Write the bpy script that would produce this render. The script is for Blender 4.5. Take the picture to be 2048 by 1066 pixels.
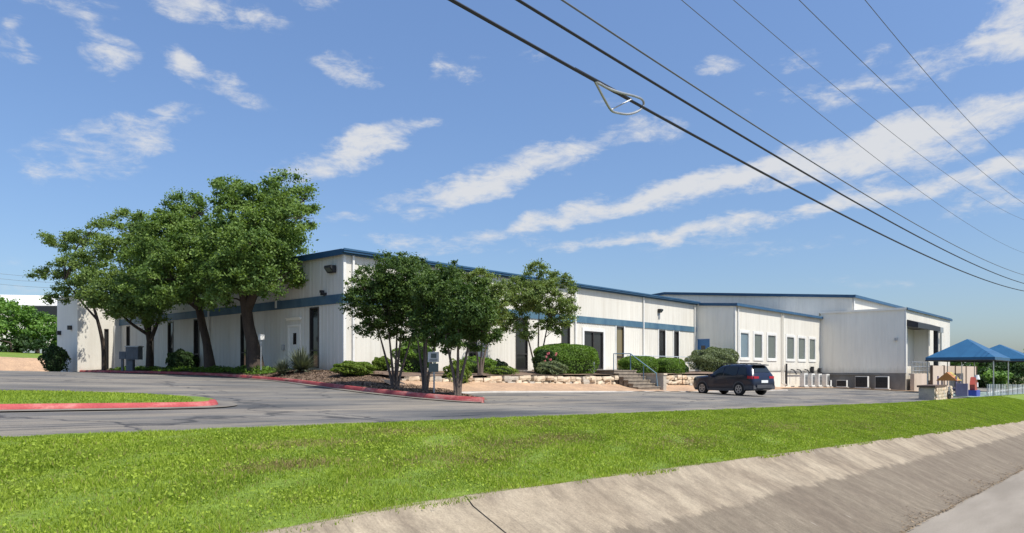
import bpy, math, random
import numpy as np
from mathutils import Vector
PI = math.pi
R = math.radians
scn = bpy.context.scene
for o in list(bpy.data.objects): bpy.data.objects.remove(o)
COL = scn.collection
random.seed(7)
RNG = np.random.default_rng(11)

# Metres. x runs along the street front of the building, y from the street to the building,
# z = 0 is the office floor. The photographer stands on the street at the origin.
YAW = R(48.65)
RT = np.array([math.cos(YAW), -math.sin(YAW), 0.0])
FW = np.array([math.sin(YAW), math.cos(YAW), 0.0])

# ------------------------------------------------------------------ camera
cd = bpy.data.cameras.new('camera'); cam = bpy.data.objects.new('camera', cd); COL.objects.link(cam)
cam.location = (0, 0, 0); cam.rotation_euler = (R(90), 0, -YAW)
cd.sensor_width = 36.0; cd.lens = 36.0 * 1450 / 2048; cd.shift_y = (740 - 533) / 2048
cd.clip_start = 0.1; cd.clip_end = 3000
scn.camera = cam

# ------------------------------------------------------------------ light
SUN_EL, SUN_AZ = R(57), R(174)          # azimuth from +y towards +x
sd = bpy.data.lights.new('sun', 'SUN'); sun = bpy.data.objects.new('sun', sd); COL.objects.link(sun)
sd.energy = 5.0; sd.angle = R(0.53); sd.color = (1.0, 0.95, 0.87)
sdir = Vector((math.cos(SUN_EL) * math.sin(SUN_AZ), math.cos(SUN_EL) * math.cos(SUN_AZ), math.sin(SUN_EL)))
sun.rotation_euler = sdir.to_track_quat('Z', 'Y').to_euler()
sun.location = (20, -40, 80)
scn.view_settings.view_transform = 'Standard'
scn.view_settings.look = 'None'
scn.view_settings.exposure = 0.25
scn.cycles.max_bounces = 6; scn.cycles.diffuse_bounces = 3; scn.cycles.glossy_bounces = 3; scn.cycles.transmission_bounces = 3; scn.cycles.transparent_max_bounces = 4
scn.view_settings.gamma = 1.0
scn.view_settings.use_curve_mapping = False

# ------------------------------------------------------------------ sky with clouds
def build_world():
    w = bpy.data.worlds.new('World'); scn.world = w; w.use_nodes = True
    nt = w.node_tree; N = nt.nodes; L = nt.links; N.clear()
    out = N.new('ShaderNodeOutputWorld'); bg = N.new('ShaderNodeBackground')
    bg.inputs['Strength'].default_value = 0.10
    L.new(bg.outputs[0], out.inputs[0])
    sky = N.new('ShaderNodeTexSky'); sky.sky_type = 'NISHITA'; sky.sun_disc = False
    sky.sun_elevation = SUN_EL; sky.sun_rotation = SUN_AZ
    sky.altitude = 200; sky.air_density = 1.0; sky.dust_density = 1.3; sky.ozone_density = 3.0
    tc = N.new('ShaderNodeTexCoord')
    rot = N.new('ShaderNodeVectorRotate'); rot.rotation_type = 'Z_AXIS'
    rot.inputs['Angle'].default_value = YAW
    L.new(tc.outputs['Generated'], rot.inputs['Vector'])
    sp = N.new('ShaderNodeSeparateXYZ'); L.new(rot.outputs[0], sp.inputs[0])
    def mt(op, a, b=None, c=None):
        n = N.new('ShaderNodeMath'); n.operation = op
        for i, v in enumerate((a, b, c)):
            if v is None: continue
            if isinstance(v, (int, float)): n.inputs[i].default_value = v
            else: L.new(v, n.inputs[i])
        return n.outputs[0]
    az = mt('ARCTAN2', sp.outputs[0], sp.outputs[1])
    el = mt('ARCSINE', sp.outputs[2])
    cv = N.new('ShaderNodeCombineXYZ'); L.new(az, cv.inputs[0]); L.new(el, cv.inputs[1])
    def noise(scale, loc, rotz, sc, detail, rough, dist=0.0):
        m = N.new('ShaderNodeMapping'); m.inputs['Location'].default_value = loc
        m.inputs['Rotation'].default_value = (0, 0, rotz); m.inputs['Scale'].default_value = sc
        L.new(cv.outputs[0], m.inputs[0])
        n = N.new('ShaderNodeTexNoise'); n.inputs['Scale'].default_value = scale
        n.inputs['Detail'].default_value = detail; n.inputs['Roughness'].default_value = rough
        n.inputs['Distortion'].default_value = dist
        L.new(m.outputs[0], n.inputs['Vector'])
        return n
    d1 = noise(9.0, (3, 1, 0), 0, (1, 1.6, 1), 4, 0.6)
    va = N.new('ShaderNodeVectorMath'); va.operation = 'SUBTRACT'
    L.new(d1.outputs['Color'], va.inputs[0]); va.inputs[1].default_value = (0.5, 0.5, 0.5)
    vs = N.new('ShaderNodeVectorMath'); vs.operation = 'MULTIPLY'
    L.new(va.outputs[0], vs.inputs[0]); vs.inputs[1].default_value = (0.085, 0.055, 0)
    vd = N.new('ShaderNodeVectorMath'); vd.operation = 'ADD'
    L.new(cv.outputs[0], vd.inputs[0]); L.new(vs.outputs[0], vd.inputs[1])
    # cloud centres seen in the photograph: azimuth, elevation, half length, half width, tilt, weight
    C = []
    def px(x, y, rx, ry, tilt, wt):
        a = math.atan((x - 1024) / 1450); e = math.atan((740 - y) / 1450 * math.cos(a))
        C.append((a, e, rx / 1450 * math.cos(a), ry / 1450, R(tilt), wt))
    px(215, 108, 62, 30, -22, .9); px(20, 95, 55, 26, -10, .5); px(355, 132, 36, 36, -35, .5)
    px(440, 175, 115, 22, -14, .7); px(330, 235, 95, 26, 10, .8); px(170, 325, 135, 58, 8, .62)
    px(280, 278, 85, 24, -5, .6); px(400, 5, 170, 34, -3, .85); px(120, 5, 140, 28, 0, .5); px(640, 5, 70, 22, 0, .5)
    px(715, 140, 95, 28, -8, .65); px(880, 135, 36, 34, 40, .5); px(950, 140, 44, 26, 20, .5); px(30, 45, 35, 22, -30, .4)
    px(685, 312, 160, 38, 16, .95); px(765, 275, 60, 30, 10, .65); px(840, 248, 55, 16, 0, .55)
    px(1060, 335, 190, 36, 14, .95); px(920, 380, 130, 22, 8, .7); px(840, 410, 120, 18, 3, .45)
    px(1300, 262, 90, 30, 3, .75); px(1445, 133, 60, 20, 0, .75); px(1200, 215, 60, 30, 0, .3)
    px(1260, 400, 270, 26, 11, .9); px(1560, 338, 290, 34, 11, 1.0); px(1880, 268, 280, 42, 13, 1.05); px(1050, 450, 130, 18, 5, .5)
    px(1500, 440, 240, 17, 8, .55); px(1780, 378, 190, 22, 9, .75); px(2010, 338, 220, 26, 9, .95); px(1350, 468, 220, 15, 4, .4)
    px(1650, 190, 75, 26, 0, .6); px(1520, 205, 60, 28, 10, .4); px(1752, 122, 38, 40, -40, .6); px(1600, 125, 55, 20, 0, .45)
    px(1930, 108, 110, 30, 6, .75); px(2035, 28, 75, 34, 14, .8); px(1800, 180, 90, 20, 0, .4); px(2040, 95, 50, 28, 10, .6)
    px(1060, 110, 70, 25, 10, .3); px(700, 430, 200, 20, 0, .4); px(1200, 490, 420, 24, 2, .34); px(800, 480, 330, 26, 2, .36); px(1560, 500, 330, 26, 2, .3)
    px(2000, 400, 130, 26, 8, .5); px(60, 560, 260, 40, 0, .3); px(1750, 560, 420, 24, 0, .22)
    rr = random.Random(5)
    for i in range(16):                      # the same kind of sky all round
        s = rr.choice((-1, 1)); a = s * rr.uniform(.85, 3.05); e = rr.uniform(.08, .95)
        C.append((a, e, rr.uniform(.05, .2), rr.uniform(.018, .045), R(rr.uniform(-10, 20)), rr.uniform(.5, 1)))
    for i in range(8):
        C.append((rr.uniform(-.9, .9), rr.uniform(.6, 1.2), rr.uniform(.06, .2), rr.uniform(.025, .06), R(rr.uniform(-10, 20)), rr.uniform(.5, .9)))
    acc = None
    for (a, e, rx, ry, t, wt) in C:
        m = N.new('ShaderNodeMapping'); m.vector_type = 'TEXTURE'
        m.inputs['Location'].default_value = (a, e, 0); m.inputs['Rotation'].default_value = (0, 0, t)
        m.inputs['Scale'].default_value = (rx * 1.3, ry * 1.3, 1)
        L.new(vd.outputs[0], m.inputs[0])
        g = N.new('ShaderNodeTexGradient'); g.gradient_type = 'SPHERICAL'
        L.new(m.outputs[0], g.inputs[0])
        acc = mt('MULTIPLY_ADD', g.outputs['Fac'], wt, 0.0 if acc is None else acc)
    acc = mt('MINIMUM', acc, 1.0)
    n1 = noise(13.0, (0, 0, 0), R(-14), (1.0, 3.0, 1), 9, 0.66, 0.5)
    n2 = noise(38.0, (5, 2, 0), R(-18), (1.0, 2.2, 1), 7, 0.7, 0.4)
    nn = mt('MULTIPLY_ADD', n2.outputs['Fac'], 0.55, n1.outputs['Fac'])
    dens = mt('MULTIPLY_ADD', mt('SUBTRACT', nn, 0.80), 2.6, mt('MULTIPLY', acc, 1.5))
    dens = mt('MULTIPLY', dens, mt('MINIMUM', mt('MULTIPLY', acc, 3.5), 1.0))
    mr = N.new('ShaderNodeMapRange'); mr.interpolation_type = 'SMOOTHSTEP'
    mr.inputs['From Min'].default_value = 0.16; mr.inputs['From Max'].default_value = 1.45
    mr.inputs['To Max'].default_value = 0.93
    L.new(dens, mr.inputs['Value'])
    # thin veil of haze clouds low down
    mixc = N.new('ShaderNodeMix'); mixc.data_type = 'RGBA'
    gain = N.new('ShaderNodeMix'); gain.data_type = 'RGBA'; gain.blend_type = 'MULTIPLY'; gain.inputs[0].default_value = 1
    L.new(sky.outputs[0], gain.inputs[6]); gain.inputs[7].default_value = SKYGAIN
    er = N.new('ShaderNodeMapRange'); er.inputs['From Min'].default_value = 0.0; er.inputs['From Max'].default_value = 0.55
    er.inputs['To Min'].default_value = 0.74; er.inputs['To Max'].default_value = 1.17; L.new(el, er.inputs['Value'])
    g2 = N.new('ShaderNodeVectorMath'); g2.operation = 'SCALE'; L.new(gain.outputs[2], g2.inputs[0]); L.new(er.outputs[0], g2.inputs['Scale'])
    L.new(mr.outputs[0], mixc.inputs[0]); L.new(g2.outputs[0], mixc.inputs[6]); mixc.inputs[7].default_value = CLOUD
    L.new(mixc.outputs[2], bg.inputs['Color'])
SKYGAIN = (1.20, 1.29, 1.42, 1); CLOUD = (6.2, 6.3, 6.5, 1)
build_world()
scn.world.cycles.sampling_method = 'MANUAL'; scn.world.cycles.sample_map_resolution = 256

# ------------------------------------------------------------------ materials
def _nodes(name):
    m = bpy.data.materials.new(name); m.use_nodes = True
    nt = m.node_tree
    return m, nt, nt.nodes, nt.links, nt.nodes['Principled BSDF']
def pos_noise(N, L, scale, sc=(1, 1, 1), detail=5, rough=.6, rot=(0, 0, 0), src=None):
    if src is None:
        g = N.new('ShaderNodeNewGeometry'); src = g.outputs['Position']
    mp = N.new('ShaderNodeMapping'); mp.inputs['Scale'].default_value = sc; mp.inputs['Rotation'].default_value = rot
    L.new(src, mp.inputs[0])
    n = N.new('ShaderNodeTexNoise'); n.inputs['Scale'].default_value = scale
    n.inputs['Detail'].default_value = detail; n.inputs['Roughness'].default_value = rough
    L.new(mp.outputs[0], n.inputs['Vector'])
    return n.outputs['Fac']
def ramp(N, L, fac, stops):
    r = N.new('ShaderNodeValToRGB'); e = r.color_ramp.elements
    while len(e) < len(stops): e.new(.5)
    for i, (p, c) in enumerate(stops):
        e[i].position = p; e[i].color = tuple(c) + (1,) if isinstance(c, (tuple, list)) else (c, c, c, 1)
    L.new(fac, r.inputs[0]); return r.outputs[0]
def mixrgb(N, L, fac, a, b, mode='MIX'):
    m = N.new('ShaderNodeMix'); m.data_type = 'RGBA'; m.blend_type = mode
    for i, v in ((0, fac), (6, a), (7, b)):
        if isinstance(v, (int, float)): m.inputs[i].default_value = v
        elif isinstance(v, tuple): m.inputs[i].default_value = v + ((1,) if len(v) == 3 else ())
        else: L.new(v, m.inputs[i])
    return m.outputs[2]
def add_bump(N, L, b, h, strength, dist=.02):
    bp = N.new('ShaderNodeBump'); bp.inputs['Strength'].default_value = strength; bp.inputs['Distance'].default_value = dist
    L.new(h, bp.inputs['Height']); L.new(bp.outputs[0], b.inputs['Normal'])
def mat(name, c, c2=None, scale=2.0, rough=.7, sc=(1, 1, 1), lo=.35, hi=.65, bump=0, bscale=30, metal=0, spec=.4, fine=.12, coat=0):
    m, nt, N, L, b = _nodes(name)
    if c2 is None: c2 = tuple(k * .82 for k in c)
    f = pos_noise(N, L, scale, sc)
    col = ramp(N, L, f, [(lo, c), (hi, c2)])
    if fine:
        f2 = pos_noise(N, L, bscale, detail=3)
        col = mixrgb(N, L, 1.0, col, ramp(N, L, f2, [(.3, 1 - fine), (.7, 1 + fine)]), 'MULTIPLY')
        if bump: add_bump(N, L, b, f2, bump)
    L.new(col, b.inputs['Base Color'])
    b.inputs['Roughness'].default_value = rough; b.inputs['Metallic'].default_value = metal
    b.inputs['Specular IOR Level'].default_value = spec
    if coat: b.inputs['Coat Weight'].default_value = coat; b.inputs['Coat Roughness'].default_value = .05
    return m
def wall_mat(name, c, dirt, amt=.5):
    m, nt, N, L, b = _nodes(name)
    f = pos_noise(N, L, 1.6, (1.6, 1.6, .12), 6, .65)
    col = mixrgb(N, L, ramp(N, L, f, [(.45, 0.0), (.8, amt)]), c, dirt)
    f3 = pos_noise(N, L, .35, (1, 1, .6), 3, .5)
    col = mixrgb(N, L, 1.0, col, ramp(N, L, f3, [(.3, .93), (.7, 1.03)]), 'MULTIPLY')
    # splash dirt just above the ground line
    g = N.new('ShaderNodeNewGeometry'); s = N.new('ShaderNodeSeparateXYZ'); L.new(g.outputs['Position'], s.inputs[0])
    a = N.new('ShaderNodeMath'); a.operation = 'MULTIPLY_ADD'; L.new(pos_noise(N, L, 2.5, (1, 1, .5), 5), a.inputs[0]); a.inputs[1].default_value = .9
    L.new(s.outputs[2], a.inputs[2])
    k = ramp(N, L, a.outputs[0], [(.25, .45), (.75, 0.0)])
    col = mixrgb(N, L, k, col, tuple(v * .75 for v in dirt))
    L.new(col, b.inputs['Base Color']); b.inputs['Roughness'].default_value = .62; b.inputs['Specular IOR Level'].default_value = .3
    return m
def glass_mat(name, c, rough=.06, c2=None):
    m, nt, N, L, b = _nodes(name)
    f = pos_noise(N, L, .8, (1, 1, .3), 2)
    L.new(mixrgb(N, L, f, c, c2 or tuple(v * 1.6 for v in c)), b.inputs['Base Color'])
    b.inputs['Roughness'].default_value = rough; b.inputs['Specular IOR Level'].default_value = .5
    return m
def leaf_mat(name, c1, c2, trans=.35, rough=.55):
    m, nt, N, L, b = _nodes(name)
    at = N.new('ShaderNodeAttribute'); at.attribute_name = 'tint'
    col = mixrgb(N, L, at.outputs['Fac'], c1, c2)
    L.new(col, b.inputs['Base Color']); b.inputs['Roughness'].default_value = rough; b.inputs['Specular IOR Level'].default_value = .25
    tr = N.new('ShaderNodeBsdfTranslucent'); L.new(mixrgb(N, L, 1.0, col, (1.2, 1.25, .5), 'MULTIPLY'), tr.inputs[0])
    mx = N.new('ShaderNodeMixShader'); mx.inputs[0].default_value = trans
    L.new(b.outputs[0], mx.inputs[1]); L.new(tr.outputs[0], mx.inputs[2])
    L.new(mx.outputs[0], N['Material Output'].inputs[0])
    return m

MAT = {}
MAT['wall'] = wall_mat('painted_wall', (.67, .64, .56), (.45, .40, .32), .5)
MAT['shadelift'] = wall_mat('painted_wall_shade_lift', (.85, .81, .71), (.62, .58, .49), .4)  # white wall paint, lightened and warmed to offset shade on the side walls
MAT['trim'] = mat('white_trim', (.72, .71, .67), (.64, .63, .58), 1.5, .5)
MAT['blue'] = mat('blue_band', (.045, .105, .165), (.085, .165, .215), 1.2, .55, (1, 1, .4), fine=.1)
MAT['gutter'] = mat('blue_gutter', (.022, .075, .15), (.035, .10, .18), .8, .45)
MAT['bluedoor'] = mat('blue_door', (.04, .14, .32), (.05, .17, .36), 1, .45)
MAT['roof'] = mat('metal_roof', (.45, .46, .46), (.38, .39, .39), .6, .5)
MAT['bronze'] = mat('bronze_frame', (.03, .026, .022), (.045, .04, .035), 3, .45)
MAT['glass'] = glass_mat('dark_glass', (.018, .018, .018))
MAT['glasstan'] = glass_mat('tan_blind_glass', (.16, .13, .07), .15, (.2, .165, .09))
MAT['glassgrey'] = glass_mat('green_grey_glass', (.10, .12, .10), .12, (.15, .17, .15))
MAT['glassblue'] = glass_mat('blue_grey_glass', (.12, .17, .20), .1, (.18, .24, .27))
MAT['conc'] = mat('concrete', (.42, .39, .34), (.33, .30, .26), 1.3, .85, bump=.2)
MAT['concgrey'] = mat('stem_wall_concrete', (.25, .24, .22), (.18, .17, .155), 1.1, .9, (1, 1, .5), bump=.2)
MAT['beige'] = mat('beige_fence_board', (.56, .45, .36), (.50, .40, .31), .9, .8, (1, 1, .3))
MAT['brown'] = mat('brown_post', (.10, .065, .045), (.13, .085, .06), 2, .7)
MAT['dark'] = mat('dark_metal', (.02, .021, .024), (.03, .031, .034), 3, .5)
MAT['grille'] = mat('grille_black', (.012, .013, .015), (.02, .02, .022), 5, .6)
MAT['ac'] = mat('appliance_white', (.72, .72, .69), (.62, .62, .58), 1.5, .45)
MAT['galv'] = mat('galvanised', (.42, .43, .43), (.34, .35, .35), 6, .42, metal=.6)
MAT['rail'] = mat('pale_rail', (.45, .50, .53), (.38, .43, .46), 4, .5)
MAT['railblue'] = mat('blue_rail', (.10, .20, .27), (.14, .23, .29), 4, .5)
MAT['mail'] = mat('grey_mailbox', (.10, .115, .125), (.14, .15, .16), 4, .5)
MAT['stone'] = mat('limestone', (.62, .52, .38), (.40, .30, .20), 1.7, .9, bump=.5, bscale=14)
MAT['stone2'] = mat('limestone_rust', (.52, .36, .22), (.60, .50, .37), 1.9, .9, bump=.5, bscale=14)
MAT['stone3'] = mat('limestone_grey', (.36, .32, .27), (.48, .42, .33), 1.9, .9, bump=.5, bscale=14)
MAT['dirt'] = mat('tan_dirt', (.44, .29, .175), (.33, .22, .14), .9, .95, bump=.5, bscale=9, fine=.2)
MAT['mulch'] = mat('bark_mulch', (.10, .065, .045), (.22, .15, .10), 1.4, .95, bump=.8, bscale=18, fine=.45)
MAT['canopy'] = mat('blue_canopy', (.012, .075, .16), (.016, .09, .185), 1.0, .42, spec=.5)
MAT['bark'] = mat('oak_bark', (.085, .062, .045), (.045, .033, .026), 3, .9, (1, 1, .25), bump=.8, bscale=22, fine=.3)
MAT['barkpale'] = mat('myrtle_bark', (.17, .13, .10), (.08, .06, .05), 4, .85, (1, 1, .2), bump=.5, bscale=24, fine=.25)
MAT['cable'] = mat('cable', (.012, .013, .016), (.016, .017, .02), 2, .5, fine=0)
MAT['cablegrey'] = mat('cable_grey', (.10, .11, .12), (.12, .13, .14), 2, .5, fine=0)
MAT['oak'] = leaf_mat('oak_leaf', (.062, .12, .026), (.205, .30, .07))
MAT['oakolive'] = leaf_mat('olive_leaf', (.08, .14, .035), (.22, .30, .075))
MAT['myrtle'] = leaf_mat('myrtle_leaf', (.034, .075, .018), (.12, .185, .04), .3)
MAT['myrtlepale'] = leaf_mat('myrtle_leaf_new', (.085, .135, .035), (.25, .32, .095), .35)
MAT['hedge'] = leaf_mat('hedge_leaf', (.055, .115, .016), (.18, .30, .035), .25)
MAT['sage'] = leaf_mat('sage_leaf', (.08, .11, .045), (.21, .25, .12), .25)
MAT['lime'] = leaf_mat('lime_leaf', (.06, .12, .015), (.20, .27, .035), .3)
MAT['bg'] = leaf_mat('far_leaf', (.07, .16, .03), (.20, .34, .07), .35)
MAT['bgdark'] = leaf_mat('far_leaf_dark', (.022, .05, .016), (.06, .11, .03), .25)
MAT['yucca'] = leaf_mat('yucca_leaf', (.06, .075, .05), (.17, .19, .12), .1)
MAT['flower'] = mat('pink_petal', (.50, .10, .13), (.58, .22, .22), 8, .6)
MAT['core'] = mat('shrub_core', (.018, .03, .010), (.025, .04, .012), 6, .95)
MAT['grassblade'] = leaf_mat('grass_blade', (.16, .235, .022), (.38, .475, .058), .35, .65)

def asphalt():
    m, nt, N, L, b = _nodes('asphalt')
    a = pos_noise(N, L, .22, (1.0, 1.6, 1), 6, .62)
    col = ramp(N, L, a, [(.34, (.066, .067, .067)), (.5, (.115, .112, .106)), (.64, (.20, .186, .160))])
    s = pos_noise(N, L, .5, (.25, 1.9, 1), 6, .7, (0, 0, R(12)))
    col = mixrgb(N, L, ramp(N, L, s, [(.44, 0.0), (.64, .85)]), col, (.27, .232, .178))
    s2 = pos_noise(N, L, .6, (.2, 1.4, 1), 5, .7, (0, 0, R(-30)))
    col = mixrgb(N, L, ramp(N, L, s2, [(.55, 0.0), (.72, .7)]), col, (.062, .063, .065))
    f = pos_noise(N, L, 60, detail=2)
    col = mixrgb(N, L, 1.0, col, ramp(N, L, f, [(.3, .78), (.7, 1.22)]), 'MULTIPLY')
    g = N.new('ShaderNodeNewGeometry')
    v = N.new('ShaderNodeTexVoronoi'); v.feature = 'DISTANCE_TO_EDGE'; v.inputs['Scale'].default_value = .17
    w = N.new('ShaderNodeVectorMath'); w.operation = 'MULTIPLY_ADD'
    nn = N.new('ShaderNodeTexNoise'); nn.inputs['Scale'].default_value = .9; nn.inputs['Detail'].default_value = 5
    L.new(g.outputs['Position'], nn.inputs['Vector']); L.new(nn.outputs['Color'], w.inputs[0]); w.inputs[1].default_value = (2.2, 2.2, 0); L.new(g.outputs['Position'], w.inputs[2])
    L.new(w.outputs[0], v.inputs['Vector'])
    col = mixrgb(N, L, ramp(N, L, v.outputs['Distance'], [(.004, .75), (.011, 0.0)]), col, (.04, .04, .042))
    L.new(col, b.inputs['Base Color']); b.inputs['Roughness'].default_value = .85; b.inputs['Specular IOR Level'].default_value = .3
    add_bump(N, L, b, f, .25)
    return m
MAT['asphalt'] = asphalt()
def apron_mat():
    m, nt, N, L, b = _nodes('stained_concrete')
    g = N.new('ShaderNodeNewGeometry'); s = N.new('ShaderNodeSeparateXYZ'); L.new(g.outputs['Position'], s.inputs[0])
    # streaks run down the slope
    st = pos_noise(N, L, 1.0, (6.0, .9, .9), 9, .74)
    big = pos_noise(N, L, .55, (1, 1.6, 1), 5, .6)
    edge = pos_noise(N, L, 1.6, (1.2, .5, .5), 8, .75)
    base = ramp(N, L, big, [(.3, (.275, .223, .156)), (.7, (.345, .292, .212))])
    base = mixrgb(N, L, ramp(N, L, st, [(.46, 0.0), (.74, .42)]), base, (.15, .118, .087))
    dark = ramp(N, L, st, [(.32, (.135, .110, .079)), (.55, (.182, .15, .109)), (.78, (.275, .232, .172))])
    a = N.new('ShaderNodeMath'); a.operation = 'MULTIPLY_ADD'; L.new(edge, a.inputs[0]); a.inputs[1].default_value = .75; L.new(s.outputs[1], a.inputs[2])
    k = ramp(N, L, a.outputs[0], [(0, 1.0), (1, 0.0)])
    mr = N.new('ShaderNodeMapRange'); mr.inputs['From Min'].default_value = 4.66; mr.inputs['From Max'].default_value = 4.74; L.new(a.outputs[0], mr.inputs[0])
    col = mixrgb(N, L, mr.outputs[0], dark, base)
    f = pos_noise(N, L, 45, detail=4)
    col = mixrgb(N, L, 1.0, col, ramp(N, L, f, [(.3, .82), (.7, 1.18)]), 'MULTIPLY')
    gr = pos_noise(N, L, .9, (1.3, .7, .7), 8, .75, (0, 0, .6))
    col = mixrgb(N, L, ramp(N, L, gr, [(.44, 0.0), (.64, .72)]), col, (.125, .098, .072))
    gs = pos_noise(N, L, 2.2, (5, .35, .35), 5, .7)
    col = mixrgb(N, L, ramp(N, L, gs, [(.58, 0.0), (.72, .4)]), col, (.10, .08, .06))
    md = pos_noise(N, L, 6.0, (1, .8, .8), 6, .75)
    col = mixrgb(N, L, 1.0, col, ramp(N, L, md, [(.32, .82), (.68, 1.14)]), 'MULTIPLY')
    sp = pos_noise(N, L, 3.2, (2.4, .5, .5), 4, .6)
    col = mixrgb(N, L, ramp(N, L, sp, [(.70, 0.0), (.76, .7)]), col, (.38, .34, .275))
    L.new(col, b.inputs['Base Color']); b.inputs['Roughness'].default_value = .9; b.inputs['Specular IOR Level'].default_value = .25
    add_bump(N, L, b, f, .3)
    return m
MAT['apron'] = apron_mat()
MAT['street'] = mat('street_paving', (.215, .185, .143), (.30, .262, .21), .5, .85, (.35, 2.2, 1), bump=.2, bscale=50)
def kerb_mat():
    m, nt, N, L, b = _nodes('red_kerb_paint')
    f = pos_noise(N, L, 1.1, (1, 1, 3), 7, .68)
    col = ramp(N, L, f, [(.32, (.30, .035, .04)), (.5, (.37, .06, .06)), (.62, (.46, .16, .14)), (.74, (.44, .36, .30))])
    f2 = pos_noise(N, L, 40, detail=3)
    col = mixrgb(N, L, 1.0, col, ramp(N, L, f2, [(.3, .85), (.7, 1.15)]), 'MULTIPLY')
    L.new(col, b.inputs['Base Color']); b.inputs['Roughness'].default_value = .75
    return m
MAT['kerb'] = kerb_mat()
def turf():
    m, nt, N, L, b = _nodes('turf')
    a = pos_noise(N, L, .9, detail=6)
    f = pos_noise(N, L, 16, detail=5, rough=.7)
    col = ramp(N, L, a, [(.3, (.11, .17, .016)), (.55, (.155, .235, .02)), (.75, (.20, .22, .04))])
    d = pos_noise(N, L, .7, (1, 1, 1), 5, .65, (0, 0, 1.0))
    col = mixrgb(N, L, ramp(N, L, d, [(.64, 0.0), (.76, .7)]), col, (.22, .17, .09))
    col = mixrgb(N, L, 1.0, col, ramp(N, L, f, [(.3, .6), (.7, 1.3)]), 'MULTIPLY')
    L.new(col, b.inputs['Base Color']); b.inputs['Roughness'].default_value = .9
    add_bump(N, L, b, f, .6, .05)
    return m
MAT['turf'] = turf()
MAT['farground'] = mat('far_ground', (.10, .13, .04), (.19, .16, .08), .05, .95, fine=.2, bscale=2)
MAT['pad'] = mat('playground_surface', (.17, .25, .22), (.22, .26, .24), 1.2, .85)

# ------------------------------------------------------------------ object helpers
def thing(name, label, cat, loc=(0, 0, 0), group=None, rotz=0):
    o = bpy.data.objects.new(name, None); COL.objects.link(o); o.empty_display_size = .3
    o.location = loc; o.rotation_euler = (0, 0, rotz); o['label'] = label; o['category'] = cat
    if group: o['group'] = group
    return o
def tag(o, label=None, cat=None, group=None, kind=None):
    if label: o['label'] = label
    if cat: o['category'] = cat
    if group: o['group'] = group
    if kind: o['kind'] = kind
    return o
def wloc(p):
    v = np.zeros(3)
    while p is not None:
        v += np.array(p.location); p = p.parent
    return v
class MB:
    """collects faces of ONE part"""
    def __init__(s): s.v = []; s.f = []; s.m = []; s.cur = 0
    def add(s, vs, fs):
        k = len(s.v); s.v.extend([tuple(map(float, p)) for p in vs])
        for f in fs: s.f.append([k + i for i in f]); s.m.append(s.cur)
        return s
    def box(s, x0, x1, y0, y1, z0, z1):
        x0, x1 = sorted((x0, x1)); y0, y1 = sorted((y0, y1)); z0, z1 = sorted((z0, z1))
        return s.add([(x0, y0, z0), (x1, y0, z0), (x1, y1, z0), (x0, y1, z0), (x0, y0, z1), (x1, y0, z1), (x1, y1, z1), (x0, y1, z1)],
                     [(0, 3, 2, 1), (4, 5, 6, 7), (0, 1, 5, 4), (1, 2, 6, 5), (2, 3, 7, 6), (3, 0, 4, 7)])
    def tube(s, pts, rad, n=8, cap=True):
        pts = [np.array(p, float) for p in pts]
        if isinstance(rad, (int, float)): rad = [rad] * len(pts)
        k = len(s.v); prev = None
        for i, p in enumerate(pts):
            t = pts[min(i + 1, len(pts) - 1)] - pts[max(i - 1, 0)]
            t = t / (np.linalg.norm(t) + 1e-9)
            if prev is None:
                a = np.array((0, 0, 1.0)) if abs(t[2]) < .9 else np.array((1.0, 0, 0))
                u = np.cross(t, a)
            else: u = prev - t * np.dot(prev, t)
            u = u / (np.linalg.norm(u) + 1e-9); w = np.cross(t, u); prev = u
            for j in range(n):
                q = 2 * PI * j / n
                s.v.append(tuple(p + rad[i] * (math.cos(q) * u + math.sin(q) * w)))
        for i in range(len(pts) - 1):
            for j in range(n):
                a = k + i * n + j; b = k + i * n + (j + 1) % n
                s.f.append([a, b, b + n, a + n]); s.m.append(s.cur)
        if cap:
            s.f.append([k + j for j in range(n)][::-1]); s.m.append(s.cur)
            s.f.append([k + (len(pts) - 1) * n + j for j in range(n)]); s.m.append(s.cur)
        return s
    def prism(s, poly, off):
        """poly: 3d points of a flat outline, off: extrusion vector"""
        n = len(poly); off = np.array(off, float)
        vs = [np.array(p, float) for p in poly]; vs += [p + off for p in vs]
        fs = [tuple(range(n))[::-1], tuple(range(n, 2 * n))]
        for i in range(n): fs.append((i, (i + 1) % n, n + (i + 1) % n, n + i))
        return s.add(vs, fs)
    def grid(s, P):
        """P: array rows x cols x 3"""
        P = np.asarray(P, float); r, c = P.shape[:2]
        return s.add(P.reshape(-1, 3), [(i * c + j, i * c + j + 1, (i + 1) * c + j + 1, (i + 1) * c + j) for i in range(r - 1) for j in range(c - 1)])
    def build(s, name, mats, parent=None, local=False, smooth=False, sharp=40):
        me = bpy.data.meshes.new(name)
        off = np.zeros(3) if (local or parent is None) else wloc(parent)
        me.from_pydata([tuple(np.array(p) - off) for p in s.v], [], s.f)
        if not isinstance(mats, (list, tuple)): mats = [mats]
        for m in mats: me.materials.append(MAT[m] if isinstance(m, str) else m)
        if len(mats) > 1: me.polygons.foreach_set('material_index', s.m)
        if smooth:
            me.shade_smooth(); me.set_sharp_from_angle(angle=R(sharp))
        me.update()
        o = bpy.data.objects.new(name, me); COL.objects.link(o)
        if parent is not None: o.parent = parent
        return o
def struct(o): o['kind'] = 'structure'; return o
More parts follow.
